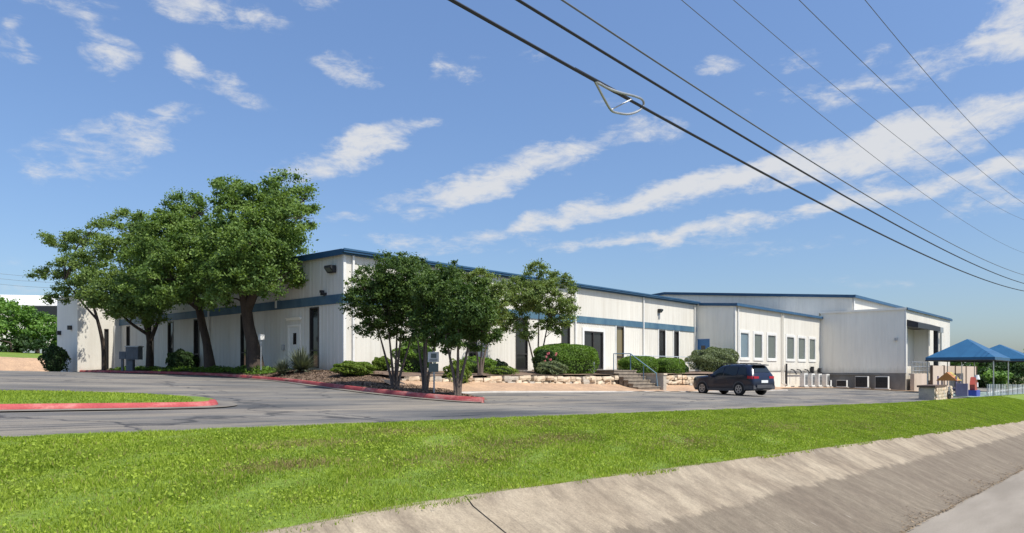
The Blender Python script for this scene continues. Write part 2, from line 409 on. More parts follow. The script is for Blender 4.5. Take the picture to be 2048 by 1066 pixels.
def quads(name, V, mat_, parent=None, tint=None, nv=4):
    """fast mesh of separate nv-gons. V: n x nv x 3 world coordinates"""
    n = len(V); me = bpy.data.meshes.new(name)
    W = V.reshape(-1, 3).astype(np.float32)
    if parent is not None: W = W - wloc(parent).astype(np.float32)
    me.vertices.add(n * nv); me.vertices.foreach_set('co', W.ravel())
    me.loops.add(n * nv); me.loops.foreach_set('vertex_index', np.arange(n * nv, dtype=np.int32))
    me.polygons.add(n); me.polygons.foreach_set('loop_start', np.arange(0, n * nv, nv, dtype=np.int32))
    me.materials.append(MAT[mat_]); me.update(calc_edges=True); me.validate()
    if tint is not None:
        at = me.attributes.new('tint', 'FLOAT', 'POINT'); at.data.foreach_set('value', np.repeat(tint, nv).astype(np.float32))
    o = bpy.data.objects.new(name, me); COL.objects.link(o)
    if parent is not None: o.parent = parent
    return o

# ------------------------------------------------------------------ terrain
def g_(x): return np.interp(x, [-60, 40, 120, 200], [1.44, -.96, -2.24, -2.6])
def k_(y): return np.interp(y, [-200, 9.5, 38, 46, 57, 75], [0, 0, .855, .96, 1.02, 1.06])
def lot_z(x, y): return -.727 + g_(x) + k_(y)
YA, YL, YR = 5.2, 9.5, 3.0
def za(x): return -1.105 - .0349 * np.clip(x, -40, 62)
def zr(x): return -2.121 - .0344 * np.clip(x, -60, 75)
def sh(x): return np.interp(x, [-40, -10, 0, 2.85, 5.15], [-2.6, -1.9, -.72, -.3, 0])
def warp(x, y): return y + sh(x) * np.clip((YL - y) / (YL - YA), 0, 1.2)
def verge_z(x, y):
    t = np.clip((y - YA) / (YL - YA), 0, 1); e = lot_z(x, YL) + .02
    return za(x) + (e - za(x)) * (t + .10 * np.sin(t * PI))
def terrain(x, y):
    x = np.asarray(x, float); y = np.asarray(y, float)
    z = np.where(y > YL, lot_z(x, y), np.where(y > YA, verge_z(x, y), np.where(y > YR, zr(x) + (za(x) - zr(x)) * (y - YR) / (YA - YR), zr(x))))
    back = np.interp(y, [74, 77, 95, 140], [0, 1.25, 2.2, 3.0]) * np.interp(x, [30, 60], [1, 0])
    return z + back
def sheet(name, xs, ys, zf, m, dz=0, parent=None):
    X, Y = np.meshgrid(xs, ys); Z = zf(X, Y) + dz
    if name == 'grass_verge': Y = warp(X, Y)
    o = MB().grid(np.stack([X, Y, Z], -1)).build(name, m, parent, smooth=True, sharp=60)
    return o
def lin(a, b, st): return np.linspace(a, b, max(2, int(round((b - a) / st)) + 1))
gx = np.concatenate([np.linspace(-900, -80, 12), lin(-70, 170, 4), np.linspace(190, 1500, 14)])
gy = np.concatenate([np.linspace(-600, -20, 8), lin(-10, 12, 1.0), lin(14, 150, 4), np.linspace(170, 1500, 14)])
o = sheet('ground', gx, gy, terrain, 'farground', -.35); struct(o)
o = sheet('street', lin(-60, 130, 4), lin(-7.5, 3.02, 1.05), lambda x, y: zr(x) + .10 - .0035 * (y + 2.2) ** 2, 'street'); struct(o)
o = sheet('parking_lot', lin(-45, 135, 1.5), np.concatenate([lin(YL - .12, 38, 1.5), lin(38.01, 46, 2), lin(46.01, 74, 2)]), lot_z, 'asphalt'); struct(o)
o = sheet('grass_verge', lin(-40, 95, 1.0), np.concatenate([lin(YA - .02, YL, .43), [YL + .18]]), lambda x, y: np.where(y > YL, lot_z(x, YL) + .03, verge_z(x, np.minimum(y, YL))) + .02 * np.sin(x * 3.1 + y * 2.2) * np.sin(y * 5), 'turf'); struct(o)
# concrete embankment between street and grass, cast in slabs
emb = struct(bpy.data.objects.new('embankment', None)); COL.objects.link(emb)
jo = [-40, -22, -8.5, 5.15, 34, 62, 85]
for a, b in zip(jo[:-1], jo[1:]):
    xs = lin(a + .012, b - .012, .8)
    prof = [(YA + .10, -.25, 0), (YA + .10, .012, 0), (YA - .06, .02, 0), (YA - .16, None, .065), (4.1, None, .5), (3.25, None, .885), (YR + .02, None, .985), (YR - .10, None, 1.0), (YR - .10, None, 1.12)]
    P = []
    for (y, dz, t) in prof:
        if dz is not None: z = za(xs) + dz
        else: z = za(xs) + (zr(xs) - za(xs)) * t + (.03 if t > .9 else 0)
        P.append(np.stack([xs, np.full_like(xs, y) + sh(xs) + .012 * np.sin(xs * 1.7 + y), z], -1))
    s_ = MB().grid(np.array(P))
    for sgn, col_ in ((0, 0), (1, -1)):
        pts = [P[i][col_] for i in range(len(prof))]
        s_.add(pts, [tuple(range(len(pts)))])
    s_.build('slab', 'apron', emb, smooth=True, sharp=50)
# far bank and grass at the back left of the lot
o = sheet('dirt_bank', lin(-40, 22, 2), lin(73.9, 77.2, .55), lambda x, y: terrain(x, y) + .05 * np.sin(x) * np.sin(y * 2), 'dirt', .03); struct(o)
o = sheet('back_lawn', lin(-60, 40, 4), lin(77.2, 120, 3), terrain, 'turf', .02); struct(o)

# kerbs: swept profile along a polyline on the lot
def smooth_line(pts, n=6):
    pts = [np.array(p, float) for p in pts]; out = []
    for i in range(len(pts) - 1):
        p0 = pts[max(i - 1, 0)]; p1 = pts[i]; p2 = pts[i + 1]; p3 = pts[min(i + 2, len(pts) - 1)]
        for t in np.linspace(0, 1, n, endpoint=False):
            out.append(.5 * ((2 * p1) + (-p0 + p2) * t + (2 * p0 - 5 * p1 + 4 * p2 - p3) * t * t + (-p0 + 3 * p1 - 3 * p2 + p3) * t ** 3))
    out.append(pts[-1]); return np.array(out)
def kerb(name, line, side, m='kerb', h=.15, w=.17, zf=lot_z):
    t = np.gradient(line, axis=0); t /= np.linalg.norm(t, axis=1)[:, None]
    nrm = np.stack([-t[:, 1], t[:, 0]], -1) * side        # towards the bed
    z = zf(line[:, 0], line[:, 1])
    rows = []
    for (d, dz) in ((0, -.1), (0.0, .01), (.035, h - .025), (.06, h), (w, h), (w, -.1)):
        q = line + nrm * d
        rows.append(np.stack([q[:, 0], q[:, 1], z + dz], -1))
    P = np.array(rows)
    b = MB().grid(P)
    for c in (0, -1): b.add([P[i][c] for i in range(len(rows))], [tuple(range(len(rows)))])
    return struct(b.build(name, m, smooth=True, sharp=35))
KL = smooth_line([(18.35, 58), (18.6, 52), (18.8, 46), (18.8, 38), (18.5, 31.2), (17.1, 25.9), (15.9, 21.9), (15.0, 18.0), (14.75, 15.6), (15.05, 14.4)])
kerb('red_kerb', KL, 1)
def pan(name, line, side, w0, w1, dz):
    t = np.gradient(line, axis=0); t /= np.linalg.norm(t, axis=1)[:, None]; nr = np.stack([-t[:, 1], t[:, 0]], -1) * side
    rows = []
    for d in (w0, (w0 + w1) / 2, w1):
        q = line + nr * d; rows.append(np.stack([q[:, 0], q[:, 1], lot_z(q[:, 0], q[:, 1]) + dz - .004 * (d - w0)], -1))
    return struct(MB().grid(np.array(rows)).build(name, 'gutterpan', smooth=True))
MAT['gutterpan'] = mat('worn_gutter', (.20, .178, .142), (.12, .112, .10), .7, .85, bump=.2, lo=.42, hi=.6)
pan('gutter_pan', KL, 1, .0, -.42, .022)
IS = smooth_line([(-40, 13.9), (-10, 14.0), (3, 14.1), (5.5, 14.1), (6.9, 14.3), (7.55, 15.1), (7.6, 16.2), (7.0, 17.1), (5.8, 17.9), (4.2, 18.2), (1, 18.3), (-12, 18.4), (-40, 18.4)])
nI = 31
kerb('island_kerb', IS[:nI], 1, 'kerb', .11)
kerb('island_back_kerb', IS[nI - 1:], 1, 'conc', .09)
pan('island_gutter_pan', IS, 1, .0, -.38, .022)
def isl_z(x, y): return lot_z(x, y) + .085 + .03 * np.sin(np.clip((y - 14.1) / 5, 0, 1) * PI)
def loft(name, A, B, zf, m, rows=8):
    P = []
    for t in np.linspace(0, 1, rows):
        q = A + (B - A) * t
        P.append(np.stack([q[:, 0], q[:, 1], zf(q[:, 0], q[:, 1])], -1))
    return struct(MB().grid(np.array(P)).build(name, m, smooth=True, sharp=60))
def resamp(L_, n):
    d = np.concatenate([[0], np.cumsum(np.linalg.norm(np.diff(L_, axis=0), axis=1))]); t = np.linspace(0, d[-1], n)
    return np.stack([np.interp(t, d, L_[:, 0]), np.interp(t, d, L_[:, 1])], -1)
ia = IS[:38]; ib = IS[::-1][:len(IS) - 37]
FA = np.array([p + (0, .1) for p in resamp(IS[:33], 70)]); FB = np.array([p - (0, .1) for p in resamp(IS[32:][::-1], 70)])
loft('grass_island', FA, FB, isl_z, 'turf', 9)
# planting bed along the left facade and the nose in front of the corner
X0, Y0 = 21.1, 29.5
def bed_z(x, y):
    x = np.asarray(x, float); y = np.asarray(y, float)
    kx = np.interp(y, KL[::-1, 1], KL[::-1, 0])           # kerb x at this y
    t1 = np.clip((x - kx - .1) / np.maximum(X0 - kx - .3, .5), 0, 1)
    edge = lot_z(kx, y) + .10
    t2 = np.clip((y - 20.5) / 8.0, 0, 1); t2 = t2 * t2 * (3 - 2 * t2)
    zl = edge + (.06 - edge) * (t1 ** .8) * t2
    tr = np.clip((y - 22.8) / 5, 0, 1)
    zr_ = -.30 + .24 * tr
    bl = np.clip((x - 19.2) / 2.2, 0, 1) * np.clip((y - 22.4) / .8, 0, 1)
    return zl * (1 - bl) + zr_ * bl + .03 * np.sin(x * 2.3 + y) * np.sin(y * 1.9)
KB = KL + np.array([.12, 0])
sel = KB[KB[:, 1] >= 29.5]
loft('planting_bed', sel, np.stack([np.full(len(sel), X0 + .05), sel[:, 1]], -1), bed_z, 'mulch', 8)
nose = resamp(np.vstack([[18.2, 30.2], KB[KB[:, 1] < 29.6]]), 50)
inner = resamp(np.array([(X0 + .05, 29.6), (20.6, 26.5), (19.6, 23.2), (18.7, 21.2), (17.6, 18.8), (16.4, 16.2), (15.3, 14.4)]), 50)
loft('planting_nose', nose, inner, bed_z, 'mulch', 12)
WX0, WX1, WY = 19.3, 57.4, 22.9
bx_ = lin(19.4, 57.5, .6)
bedA = np.stack([bx_, np.full_like(bx_, WY + .2)], -1); bedB = np.stack([np.maximum(bx_, 20.2), np.full_like(bx_, Y0 + .05)], -1)
loft('terrace_bed', bedA, bedB, lambda x, y: -.26 + .2 * np.clip((y - 23) / 5, 0, 1) + .03 * np.sin(x * 2.1) * np.sin(y * 3), 'mulch', 9)
# tan dirt strip in front of the stone wall, down to a low concrete edge
dx_ = lin(17.4, 56.5, .6)
loft('dirt_strip', np.stack([dx_, np.interp(dx_, [17.4, 22, 57], [19.2, 20.4, 21.4])], -1), np.stack([dx_ + .8, np.full_like(dx_, WY + .15)], -1),
     lambda x, y: lot_z(x, y) + .05 + .33 * np.clip((y - 20.9) / 2, 0, 1) ** 1.5 + .025 * np.sin(x * 3) * np.sin(y * 4), 'dirt', 9)
ke = resamp(np.array([(17.5, 19.0), (22, 20.2), (35, 20.8), (57, 21.3)]), 60)
kerb('dirt_edge_kerb', ke, 1, 'conc', .07, .16)
# strip under the annex and the hall block
o = sheet('gravel_strip', lin(57.2, 79, 1.2), lin(23.6, 26.2, .6), lambda x, y: lot_z(x, y) + .05, 'dirt'); struct(o)
o = sheet('gravel_border', lin(76.3, 78.6, .6), lin(16.6, 24, .8), lambda x, y: lot_z(x, y) + .065, 'dirt'); struct(o)
o = sheet('playground_pad', lin(62, 100, 1.5), lin(9.72, 13.5, .7), lambda x, y: lot_z(x, y) + .05, 'pad'); struct(o)

# ------------------------------------------------------------------ building helpers
class Face:
    """a wall plane. axis 'x': plane x=c, runs along y; axis 'y': plane y=c, runs along x. out = sign of the outward normal"""
    def __init__(s, axis, c, out): s.axis = axis; s.c = c; s.out = out
    def p(s, a, z, d=0):
        n = s.c + s.out * d
        return (n, a, z) if s.axis == 'x' else (a, n, z)
    def box(s, mb, a0, a1, z0, z1, d0, d1):
        p = s.p(a0, z0, d0); q = s.p(a1, z1, d1)
        return mb.box(p[0], q[0], p[1], q[1], p[2], q[2])
def subtract(z0, z1, holes):
    iv = [(z0, z1)]
    for h0, h1 in holes:
        nv = []
        for a, b in iv:
            if h1 <= a or h0 >= b: nv.append((a, b)); continue
            if h0 > a: nv.append((a, h0))
            if h1 < b: nv.append((h1, b))
        iv = nv
    return iv
def ribbed(name, parent, m, F, a0, a1, z0, z1, holes=(), pitch=.305, rh=.014, ztop=None):
    """ribbed metal cladding with real openings; ztop(a) lets the top edge slope"""
    mb = MB()
    zt = ztop or (lambda a: z1)
    A = sorted({a0, a1} | {h[0] for h in holes} | {h[1] for h in holes} | (set(np.linspace(a0, a1, 5)) if ztop else set()))
    for u, v in zip(A[:-1], A[1:]):
        if u < a0 or v > a1: continue
        hs = [(h[2], h[3]) for h in holes if h[0] < v - 1e-6 and h[1] > u + 1e-6]
        for b0, b1 in subtract(z0, max(zt(u), zt(v)), hs):
            t0 = min(b1, zt(u)); t1 = min(b1, zt(v))
            mb.add([F.p(u, b0), F.p(v, b0), F.p(v, t1), F.p(u, t0)], [(0, 1, 2, 3)])
    k = a0 + pitch * .5
    while k < a1 - .04:
        hs = [(h[2], h[3]) for h in holes if h[0] < k + .05 and h[1] > k - .05]
        for b0, b1 in subtract(z0, zt(k), hs):
            mb.add([F.p(k - .045, b0), F.p(k - .02, b0, rh), F.p(k + .02, b0, rh), F.p(k + .045, b0), F.p(k - .045, b1), F.p(k - .02, b1, rh), F.p(k + .02, b1, rh), F.p(k + .045, b1)],
                   [(0, 1, 5, 4), (1, 2, 6, 5), (2, 3, 7, 6)])
        k += pitch
    return mb.build(name, m, parent)
def window(parent, F, a0, a1, z0, z1, fm='bronze', gm='glass', fw=.07, proud=.035, depth=.10, mull=(), trans=(), name='window'):
    mb = MB()
    F.box(mb, a0, a0 + fw, z0, z1, -depth, proud); F.box(mb, a1 - fw, a1, z0, z1, -depth, proud)
    F.box(mb, a0 + fw, a1 - fw, z1 - fw, z1, -depth, proud); F.box(mb, a0 + fw, a1 - fw, z0, z0 + fw, -depth, proud)
    for m in mull: F.box(mb, m - fw / 2, m + fw / 2, z0 + fw, z1 - fw, -depth, proud - .012)
    for t in trans: F.box(mb, a0 + fw, a1 - fw, t - fw / 2, t + fw / 2, -depth, proud - .02)
    f = mb.build(name, fm, parent)
    g = MB(); F.box(g, a0 + .01, a1 - .01, z0 + .01, z1 - .01, -depth + .01, -depth + .035); g.build('pane', gm, f)
    return f
def downspout(parent, F, a, z0, z1, d=.05, w=.11, m='trim'):
    mb = MB(); F.box(mb, a - w / 2, a + w / 2, z0 + .22, z1, d - .03, d + .07)
    mb.prism([F.p(a - w / 2, z0 + .22, d - .03), F.p(a - w / 2, z0 + .22, d + .07), F.p(a - w / 2, z0 + .02, d + .32), F.p(a - w / 2, z0 - .06, d + .26)],
             np.array(F.p(a + w / 2, 0)) - np.array(F.p(a - w / 2, 0)))
    return mb.build('downspout', m, parent)
def wall_lamp(parent, F, a, z, s=1.0, m='dark'):
    mb = MB()
    mb.prism([F.p(a - .28 * s, z + .15 * s, .03), F.p(a - .28 * s, z + .15 * s, .34 * s), F.p(a - .28 * s, z + .04 * s, .36 * s), F.p(a - .28 * s, z - .2 * s, .16 * s), F.p(a - .28 * s, z - .2 * s, .03)],
             np.array(F.p(a + .28 * s, 0)) - np.array(F.p(a - .28 * s, 0)))
    o = mb.build('wall_lamp', m, parent)
    g = MB(); g.prism([F.p(a - .2 * s, z + .02 * s, .366 * s), F.p(a - .2 * s, z - .15 * s, .205 * s), F.p(a + .2 * s, z - .15 * s, .205 * s), F.p(a + .2 * s, z + .02 * s, .366 * s)], np.array(F.p(0, 0, .008)) - np.array(F.p(0, 0, 0)))
    g.build('lens', 'glassgrey', o)
    return o

# ------------------------------------------------------------------ office building
HE = 5.72
off = thing('office_building', 'long white ribbed metal office building with blue band and blue roof edge', 'building', (21.1, 29.5, 0))
FL = Face('x', X0, -1); FR = Face('y', Y0, -1)
YE = 57.2; XE = 57.6
ZB0, ZB1 = 3.27, 3.72
WL = [(31.59, 32.39, .1, 3.2), (38.75, 39.45, 0, 3.2), (44.57, 45.32, 0, 3.2), (48.24, 49.07, 0, 3.2), (51.27, 52.17, 0, 3.2), (55.36, 55.95, 0.9, 3.2)]
DOOR = (33.3, 34.35, .08, 2.3)
ribbed('lower_wall', off, 'wall', FL, Y0, YE, -.7, ZB0, WL + [DOOR])
ribbed('upper_wall', off, 'wall', FL, Y0, YE, ZB1, HE, rh=.009)
for w in WL: window(off, FL, *w, trans=(1.0,))
# band as a fascia box, butt-jointed at the corner
mb = MB(); FL.box(mb, Y0 - .06, YE, ZB0, ZB1, -.02, .06); mb.build('band', 'blue', off)
# side door
d = MB(); FL.box(d, *DOOR[:2], DOOR[2], DOOR[3], -.06, -.02); d = d.build('door', 'trim', off)
f = MB(); FL.box(f, DOOR[0] - .08, DOOR[0] + .01, .05, 2.38, -.05, .05); FL.box(f, DOOR[1] - .01, DOOR[1] + .08, .05, 2.38, -.05, .05); FL.box(f, DOOR[0] + .01, DOOR[1] - .01, 2.28, 2.38, -.05, .05); f.build('door_frame', 'shadelift', d)
f = MB(); FL.box(f, 33.68, 33.98, 1.35, 1.95, -.03, -.005); f.build('door_window', 'glass', d)
f = MB(); FL.box(f, 33.40, 33.47, .98, 1.12, -.03, .05); f.build('handle', 'galv', d)
f = MB(); FL.box(f, 33.15, 34.5, 2.62, 2.72, .0, .10); FL.box(f, 33.15, 34.5, 2.72, 2.76, .0, .16); f.build('door_hood', 'shadelift', off)
f = MB(); FL.box(f, 34.75, 34.95, 1.05, 1.35, .0, .1); f.build('electric_box', 'galv', off)
# street front
WR = [(29.7, 30.4, .0, 3.2), (33.85, 35.0, .0, 3.2), (38.5, 39.45, .0, 3.2), (45.1, 46.12, .05, 3.2), (51.25, 52.28, .05, 3.2), (53.68, 54.52, .05, 3.2)]
DR = (41.05, 43.4, .05, 2.72)
ribbed('lower_wall', off, 'wall', FR, X0, XE, -.7, ZB0, WR + [DR])
ribbed('upper_wall', off, 'wall', FR, X0, XE, ZB1, HE, rh=.006)
for i, w in enumerate(WR): window(off, FR, *w, gm='glasstan' if i == 3 else 'glass', trans=(1.0,))
window(off, FR, *DR, mull=(42.22,), name='entrance_door', fw=.09)
f = MB()
for a in (DR[0] - .22, DR[1]): FR.box(f, a, a + .22, .02, 2.95, .0, .06)
FR.box(f, DR[0], DR[1], 2.722, 2.95, .0, .06); f.build('door_surround', 'trim', off)
mb = MB(); FR.box(mb, X0, XE, ZB0, ZB1, -.02, .06); mb.build('band', 'blue', off)
for a in (45.1, 51.25, 53.68):
    f = MB(); FR.box(f, a - .13, a - .002, .02, 3.24, .0, .05); f.build('window_jamb', 'trim', off)
for a in (46.12, 52.28, 54.52):
    f = MB(); FR.box(f, a + .002, a + .15, .02, 3.24, .0, .05); f.build('window_jamb', 'trim', off)
# corner trim
f = MB(); f.box(X0 - .03, X0 + .12, Y0 - .035, Y0 + .09, -.7, ZB0); f.box(X0 - .03, X0 + .12, Y0 - .035, Y0 + .09, ZB1, HE); f.build('corner_trim', 'trim', off)
# roof: low gable, blue eave gutter and rake trim
def gable_roof(parent, x0, x1, y0, yr, y1, ze, zr_, m='roof', th=.12):
    mb = MB()
    mb.prism([(x0, y0, ze), (x0, yr, zr_), (x0, y1, ze), (x0, y1, ze + th), (x0, yr, zr_ + th), (x0, y0, ze + th)], (x1 - x0, 0, 0))
    return mb.build('roof', m, parent)
rf = gable_roof(off, X0 - .14, XE + .0, Y0 - .14, 43.35, YE, HE, HE + .14)
g = MB(); g.box(X0 - .2, XE + .15, Y0 - .32, Y0 - .145, HE - .02, HE + .14); g.box(X0 - .23, XE + .15, Y0 - .36, Y0 - .322, HE + .08, HE + .17); g.box(X0 - .2, XE + .15, Y0 - .142, Y0 - .02, HE - .10, HE - .01); g.build('gutter', 'gutter', off)
g = MB(); g.prism([(X0 - .15, Y0 - .14, HE - .12), (X0 - .15, YE, HE - .12), (X0 - .15, YE, HE + .16), (X0 - .15, 43.35, HE + .30), (X0 - .15, Y0 - .14, HE + .16)], (-.06, 0, 0)); g.build('rake_trim', 'gutter', off)
for a in (21.62, 40.0, 48.85, 57.25): downspout(off, FR, a, -.05, HE - .05)
downspout(off, FL, 43.2, -.05, ZB1 + .1)
wall_lamp(off, FL, 30.35, 5.0); wall_lamp(off, FR, 51.3, 4.75, .8)
f = MB(); FR.box(f, 51.18, 51.42, 4.1, 4.55, .0, .05); f.build('vent_plate', 'galv', off)
f = MB(); FL.box(f, 30.9, 31.15, 3.74, 3.86, .0, .22); FL.box(f, 30.98, 31.1, 3.86, 3.98, .1, .3); f.build('camera_bracket', 'dark', off)
f = MB(); FL.box(f, 35.45, 35.55, 3.35, 3.75, .06, .13); f.build('conduit', 'trim', off)
# end wing on the left: its front faces the street
win_ = thing('office_wing', 'plain white stucco wing at the far left end beyond the oaks', 'building', (18.3, 57.2, 0))
FW1 = Face('y', 57.2, -1); FW2 = Face('x', 18.27, -1)
ribbed('front_wall', win_, 'wall', FW1, 18.27, X0, -.5, 5.25, [(20.02, 20.32, -.1, 3.0)], pitch=.9, rh=.006)
window(win_, FW1, 20.02, 20.32, -.1, 3.0, fw=.04)
ribbed('side_wall', win_, 'shadelift', FW2, 57.2, 61.5, -.5, 5.25, pitch=.9, rh=.006)
f = MB(); f.box(20.66, X0 - .0, 57.0, 57.19, -.5, 3.25); f.build('pier', 'trim', win_)
f = MB(); f.box(18.17, 22, 57.12, 61.6, 5.25, 5.36); f.build('parapet_cap', 'trim', win_)
f = MB(); FW2.box(f, 58.3, 58.55, 2.9, 3.2, .0, .25); f.build('wall_lamp', 'dark', win_)
f = MB(); FW2.box(f, 60.6, 60.85, 2.6, 2.9, .0, .25); f.build('wall_lamp', 'dark', win_)
f = MB(); f.box(18.3, 22, 61.4, 61.5, -.5, 5.24); f.build('back_wall', 'shadelift', win_)

# ------------------------------------------------------------------ annex with six windows
YB = 25.95
ann = thing('annex', 'white annex with six trimmed windows beside a blue door', 'building', (57.6, YB, -1.5))
FA1 = Face('x', 57.6, -1); FA2 = Face('y', YB, -1)
zs = lambda y: 5.42 + (y - YB) / 3.55 * .22
BD = (28.3, 29.34, .02, 2.58)
ribbed('side_wall', ann, 'shadelift', FA1, YB, Y0 - .001, -.12, 5.7, [BD], ztop=zs)
d = MB(); FA1.box(d, BD[0], BD[1], BD[2], BD[3], -.06, -.02); d = d.build('door', 'bluedoor', ann)
f = MB(); FA1.box(f, 28.62, 29.02, 1.3, 2.1, -.03, -.008); f.build('door_window', 'glass', d)
f = MB(); FA1.box(f, 28.36, 28.43, 1.0, 1.12, -.03, .05); f.build('handle', 'galv', d)
f = MB(); FA1.box(f, 28.22, 28.3, .0, 2.66, -.05, .04); FA1.box(f, 28.3, 29.34, 2.582, 2.66, -.05, .04); f.build('door_frame', 'bluedoor', d)
WA = [(58.6, 60.3), (61.45, 63.2), (64.43, 66.3), (68.99, 70.93), (71.99, 73.92), (75.05, 76.81)]
ZW = (1.02, 3.2)
ribbed('front_wall', ann, 'wall', FA2, 57.6, 78.5, -.12, 5.42, [(a, b) + ZW for a, b in WA])
for i, (a, b) in enumerate(WA):
    w = window(ann, FA2, a, b, *ZW, fm='trim', gm='glassblue' if i == 0 else 'glassgrey', fw=.06, depth=.09)
    t = MB(); 
    FA2.box(t, a - .22, a - .002, ZW[0] - .2, ZW[1] + .2, .0, .045); FA2.box(t, b + .002, b + .22, ZW[0] - .2, ZW[1] + .2, .0, .045)
    FA2.box(t, a - .002, b + .002, ZW[1] + .002, ZW[1] + .2, .0, .045); FA2.box(t, a - .002, b + .002, ZW[0] - .2, ZW[0] - .002, .0, .07); t.build('trim', 'trim', w)
f = MB(); f.box(57.56, 78.5, YB - .03, YB + .1, -2.2, -.12); f.box(57.57, 57.7, YB + .1, Y0, -2.2, -.12); f.build('skirt', 'shadelift', ann)
f = MB(); FA2.box(f, 57.56, 78.5, -.16, -.06, .031, .06); f.build('base_flashing', 'concgrey', ann)
f = MB(); f.prism([(57.5, YB - .12, 5.44), (57.5, Y0 + .3, 5.68), (57.5, Y0 + .3, 5.76), (57.5, YB - .12, 5.52)], (21.0, 0, 0)); f.build('roof', 'roof', ann)
f = MB(); f.box(57.42, 78.5, YB - .28, YB - .125, 5.34, 5.56); f.build('gutter', 'gutter', ann)
f = MB(); f.prism([(57.49, YB - .12, 5.32), (57.49, Y0 - .38, 5.54), (57.49, Y0 - .38, 5.78), (57.49, YB - .12, 5.56)], (-.05, 0, 0)); f.build('rake_trim', 'gutter', ann)
f = MB(); f.box(57.57, 57.72, YB - .035, YB + .1, -.12, 5.33); f.build('corner_trim', 'trim', ann)
for a in (58.05, 67.6, 68.0): downspout(ann, FA2, a, -1.4, 5.36, m='trim' if a < 60 else 'shadelift')

# ------------------------------------------------------------------ big hall behind and its projecting block
hall = thing('sports_hall', 'tall white metal hall with low gable rising behind the annex', 'building', (78.5, 22.8, -2))
FG = Face('x', 78.5, -1); FGF = Face('y', 22.8, -1)
HG, HRG, YRG = 7.5, 9.3, 44.3
def hz(y): return HG + (HRG - HG) * (1 - abs(y - YRG) / (YRG - 22.8))
mb = MB()
ys = list(np.arange(22.8, 65.8, .305))
ribbed('gable_wall', hall, 'shadelift', FG, 26.1, YRG, -.1, HRG, ztop=hz)
ribbed('gable_wall', hall, 'shadelift', FG, YRG, 65.7, -.1, HRG, ztop=hz)
ribbed('gable_wall', hall, 'shadelift', FG, 22.8, 26.1, 5.97, 8, ztop=hz)
ribbed('front_wall', hall, 'wall', FGF, 78.5, 126.3, -2.4, HG)
gable_roof(hall, 78.4, 126.4, 22.65, YRG, 65.9, HG + .02, HRG + .02)
f = MB(); f.box(78.3, 126.5, 22.45, 22.648, HG - .12, HG + .16); f.build('gutter', 'gutter', hall)
f = MB(); f.prism([(78.38, 22.65, HG - .14), (78.38, YRG, HRG - .14), (78.38, 65.9, HG - .14), (78.38, 65.9, HG + .16), (78.38, YRG, HRG + .17), (78.38, 22.65, HG + .16)], (-.06, 0, 0)); f.build('rake_trim', 'gutter', hall)
f = MB(); FGF.box(f, 78.6, 78.85, 6.0, HG - .1, .03, .14); f.build('downspout', 'trim', hall)
blk = thing('hall_block', 'grey-sided flat-roofed block with recessed dock entrance and dark canopy', 'building', (78.5, 17.9, -2))
FB = Face('x', 78.5, -1); FBF = Face('y', 17.9, -1)
HB = 5.95
ribbed('side_wall', blk, 'shadelift', FB, 17.9, 25.95, -.3, HB)
f = MB(); FB.box(f, 17.92, 25.94, -2.3, -.3, -.2, -.01); f.build('stem_wall', 'concgrey', blk)
f = MB(); FB.box(f, 20.2, 25.6, -.52, -.42, .0, .16); f.build('pipe_tray', 'concgrey', blk)
OP = (79.2, 88.3, -.3, 4.35)
ribbed('front_wall', blk, 'wall', FBF, 78.5, 99.3, -2.3, HB, [OP])
f = MB(); f.box(OP[0], OP[1], 19.3, 19.4, -.3, 4.4); f.build('porch_back_wall', 'wall', blk)
f = MB(); f.box(OP[0], OP[1], 17.95, 19.3, -.45, -.3); f.build('porch_floor', 'conc', blk)
for a_ in (OP[0] - .06, OP[1]): f = MB(); f.box(a_, a_ + .06, 17.92, 19.3, -.3, 4.35); f.build('porch_side', 'shadelift', blk)
f = MB(); f.box(OP[0], OP[1], 17.92, 19.3, 4.352, 4.45); f.build('porch_ceiling', 'bronze', blk)
f = MB(); f.prism([(78.9, 17.88, 4.95), (78.9, 16.9, 4.62), (78.9, 16.9, 4.12), (78.9, 17.88, 4.3)], (9.9, 0, 0)); f.build('canopy', 'dark', blk)
f = MB(); f.box(87.75, 88.2, 16.95, 17.35, -2.15, 4.2); f.build('post', 'dark', blk)
dr = MB(); dr.box(82.0, 84.0, 19.23, 19.295, -.3, 2.2); dr = dr.build('porch_door', 'trim', blk)
f = MB(); f.box(78.4, 99.4, 17.8, 22.6, HB + .002, HB + .12); f.build('roof', 'roof', blk)
f = MB(); f.box(78.36, 78.44, 17.75, 25.95, HB - .06, HB + .15); f.build('edge_trim', 'shadelift', blk)
f = MB(); f.box(78.36, 99.4, 17.7, 17.79, HB - .06, HB + .15); f.build('edge_trim', 'gutter', blk)
f = MB(); f.box(78.46, 78.62, 17.86, 18.0, -.3, HB - .07); f.build('corner_trim', 'trim', blk)
f = MB(); FBF.box(f, 91.6, 93.1, 4.15, 4.75, .01, .5); f.build('wall_lamp', 'galv', blk)
f = MB(); FBF.box(f, 93.6, 93.8, 1.0, 4.3, .02, .2); f.build('conduit', 'galv', blk)
f = MB(); FBF.box(f, 91.3, 92.0, 2.9, 3.5, .02, .3); f.build('meter_box', 'galv', blk)
f = MB(); FB.box(f, 18.6, 18.85, 2.9, 3.15, .02, .25); f.build('camera_bracket', 'galv', blk)
# dock railing inside the recess
rl = thing('dock_railing', 'grey pipe railing across the recessed dock entrance', 'railing', (83.5, 17.6, -.3))
f = MB()
for z in (.25, .65, 1.1): f.tube([(79.7, 17.65, z - .3), (87.4, 17.65, z - .3)], .045, 6)
for x in np.linspace(79.7, 87.4, 6): f.tube([(x, 17.65, -.35), (x, 17.65, .8)], .05, 6)
f.build('rails', 'galv', rl)
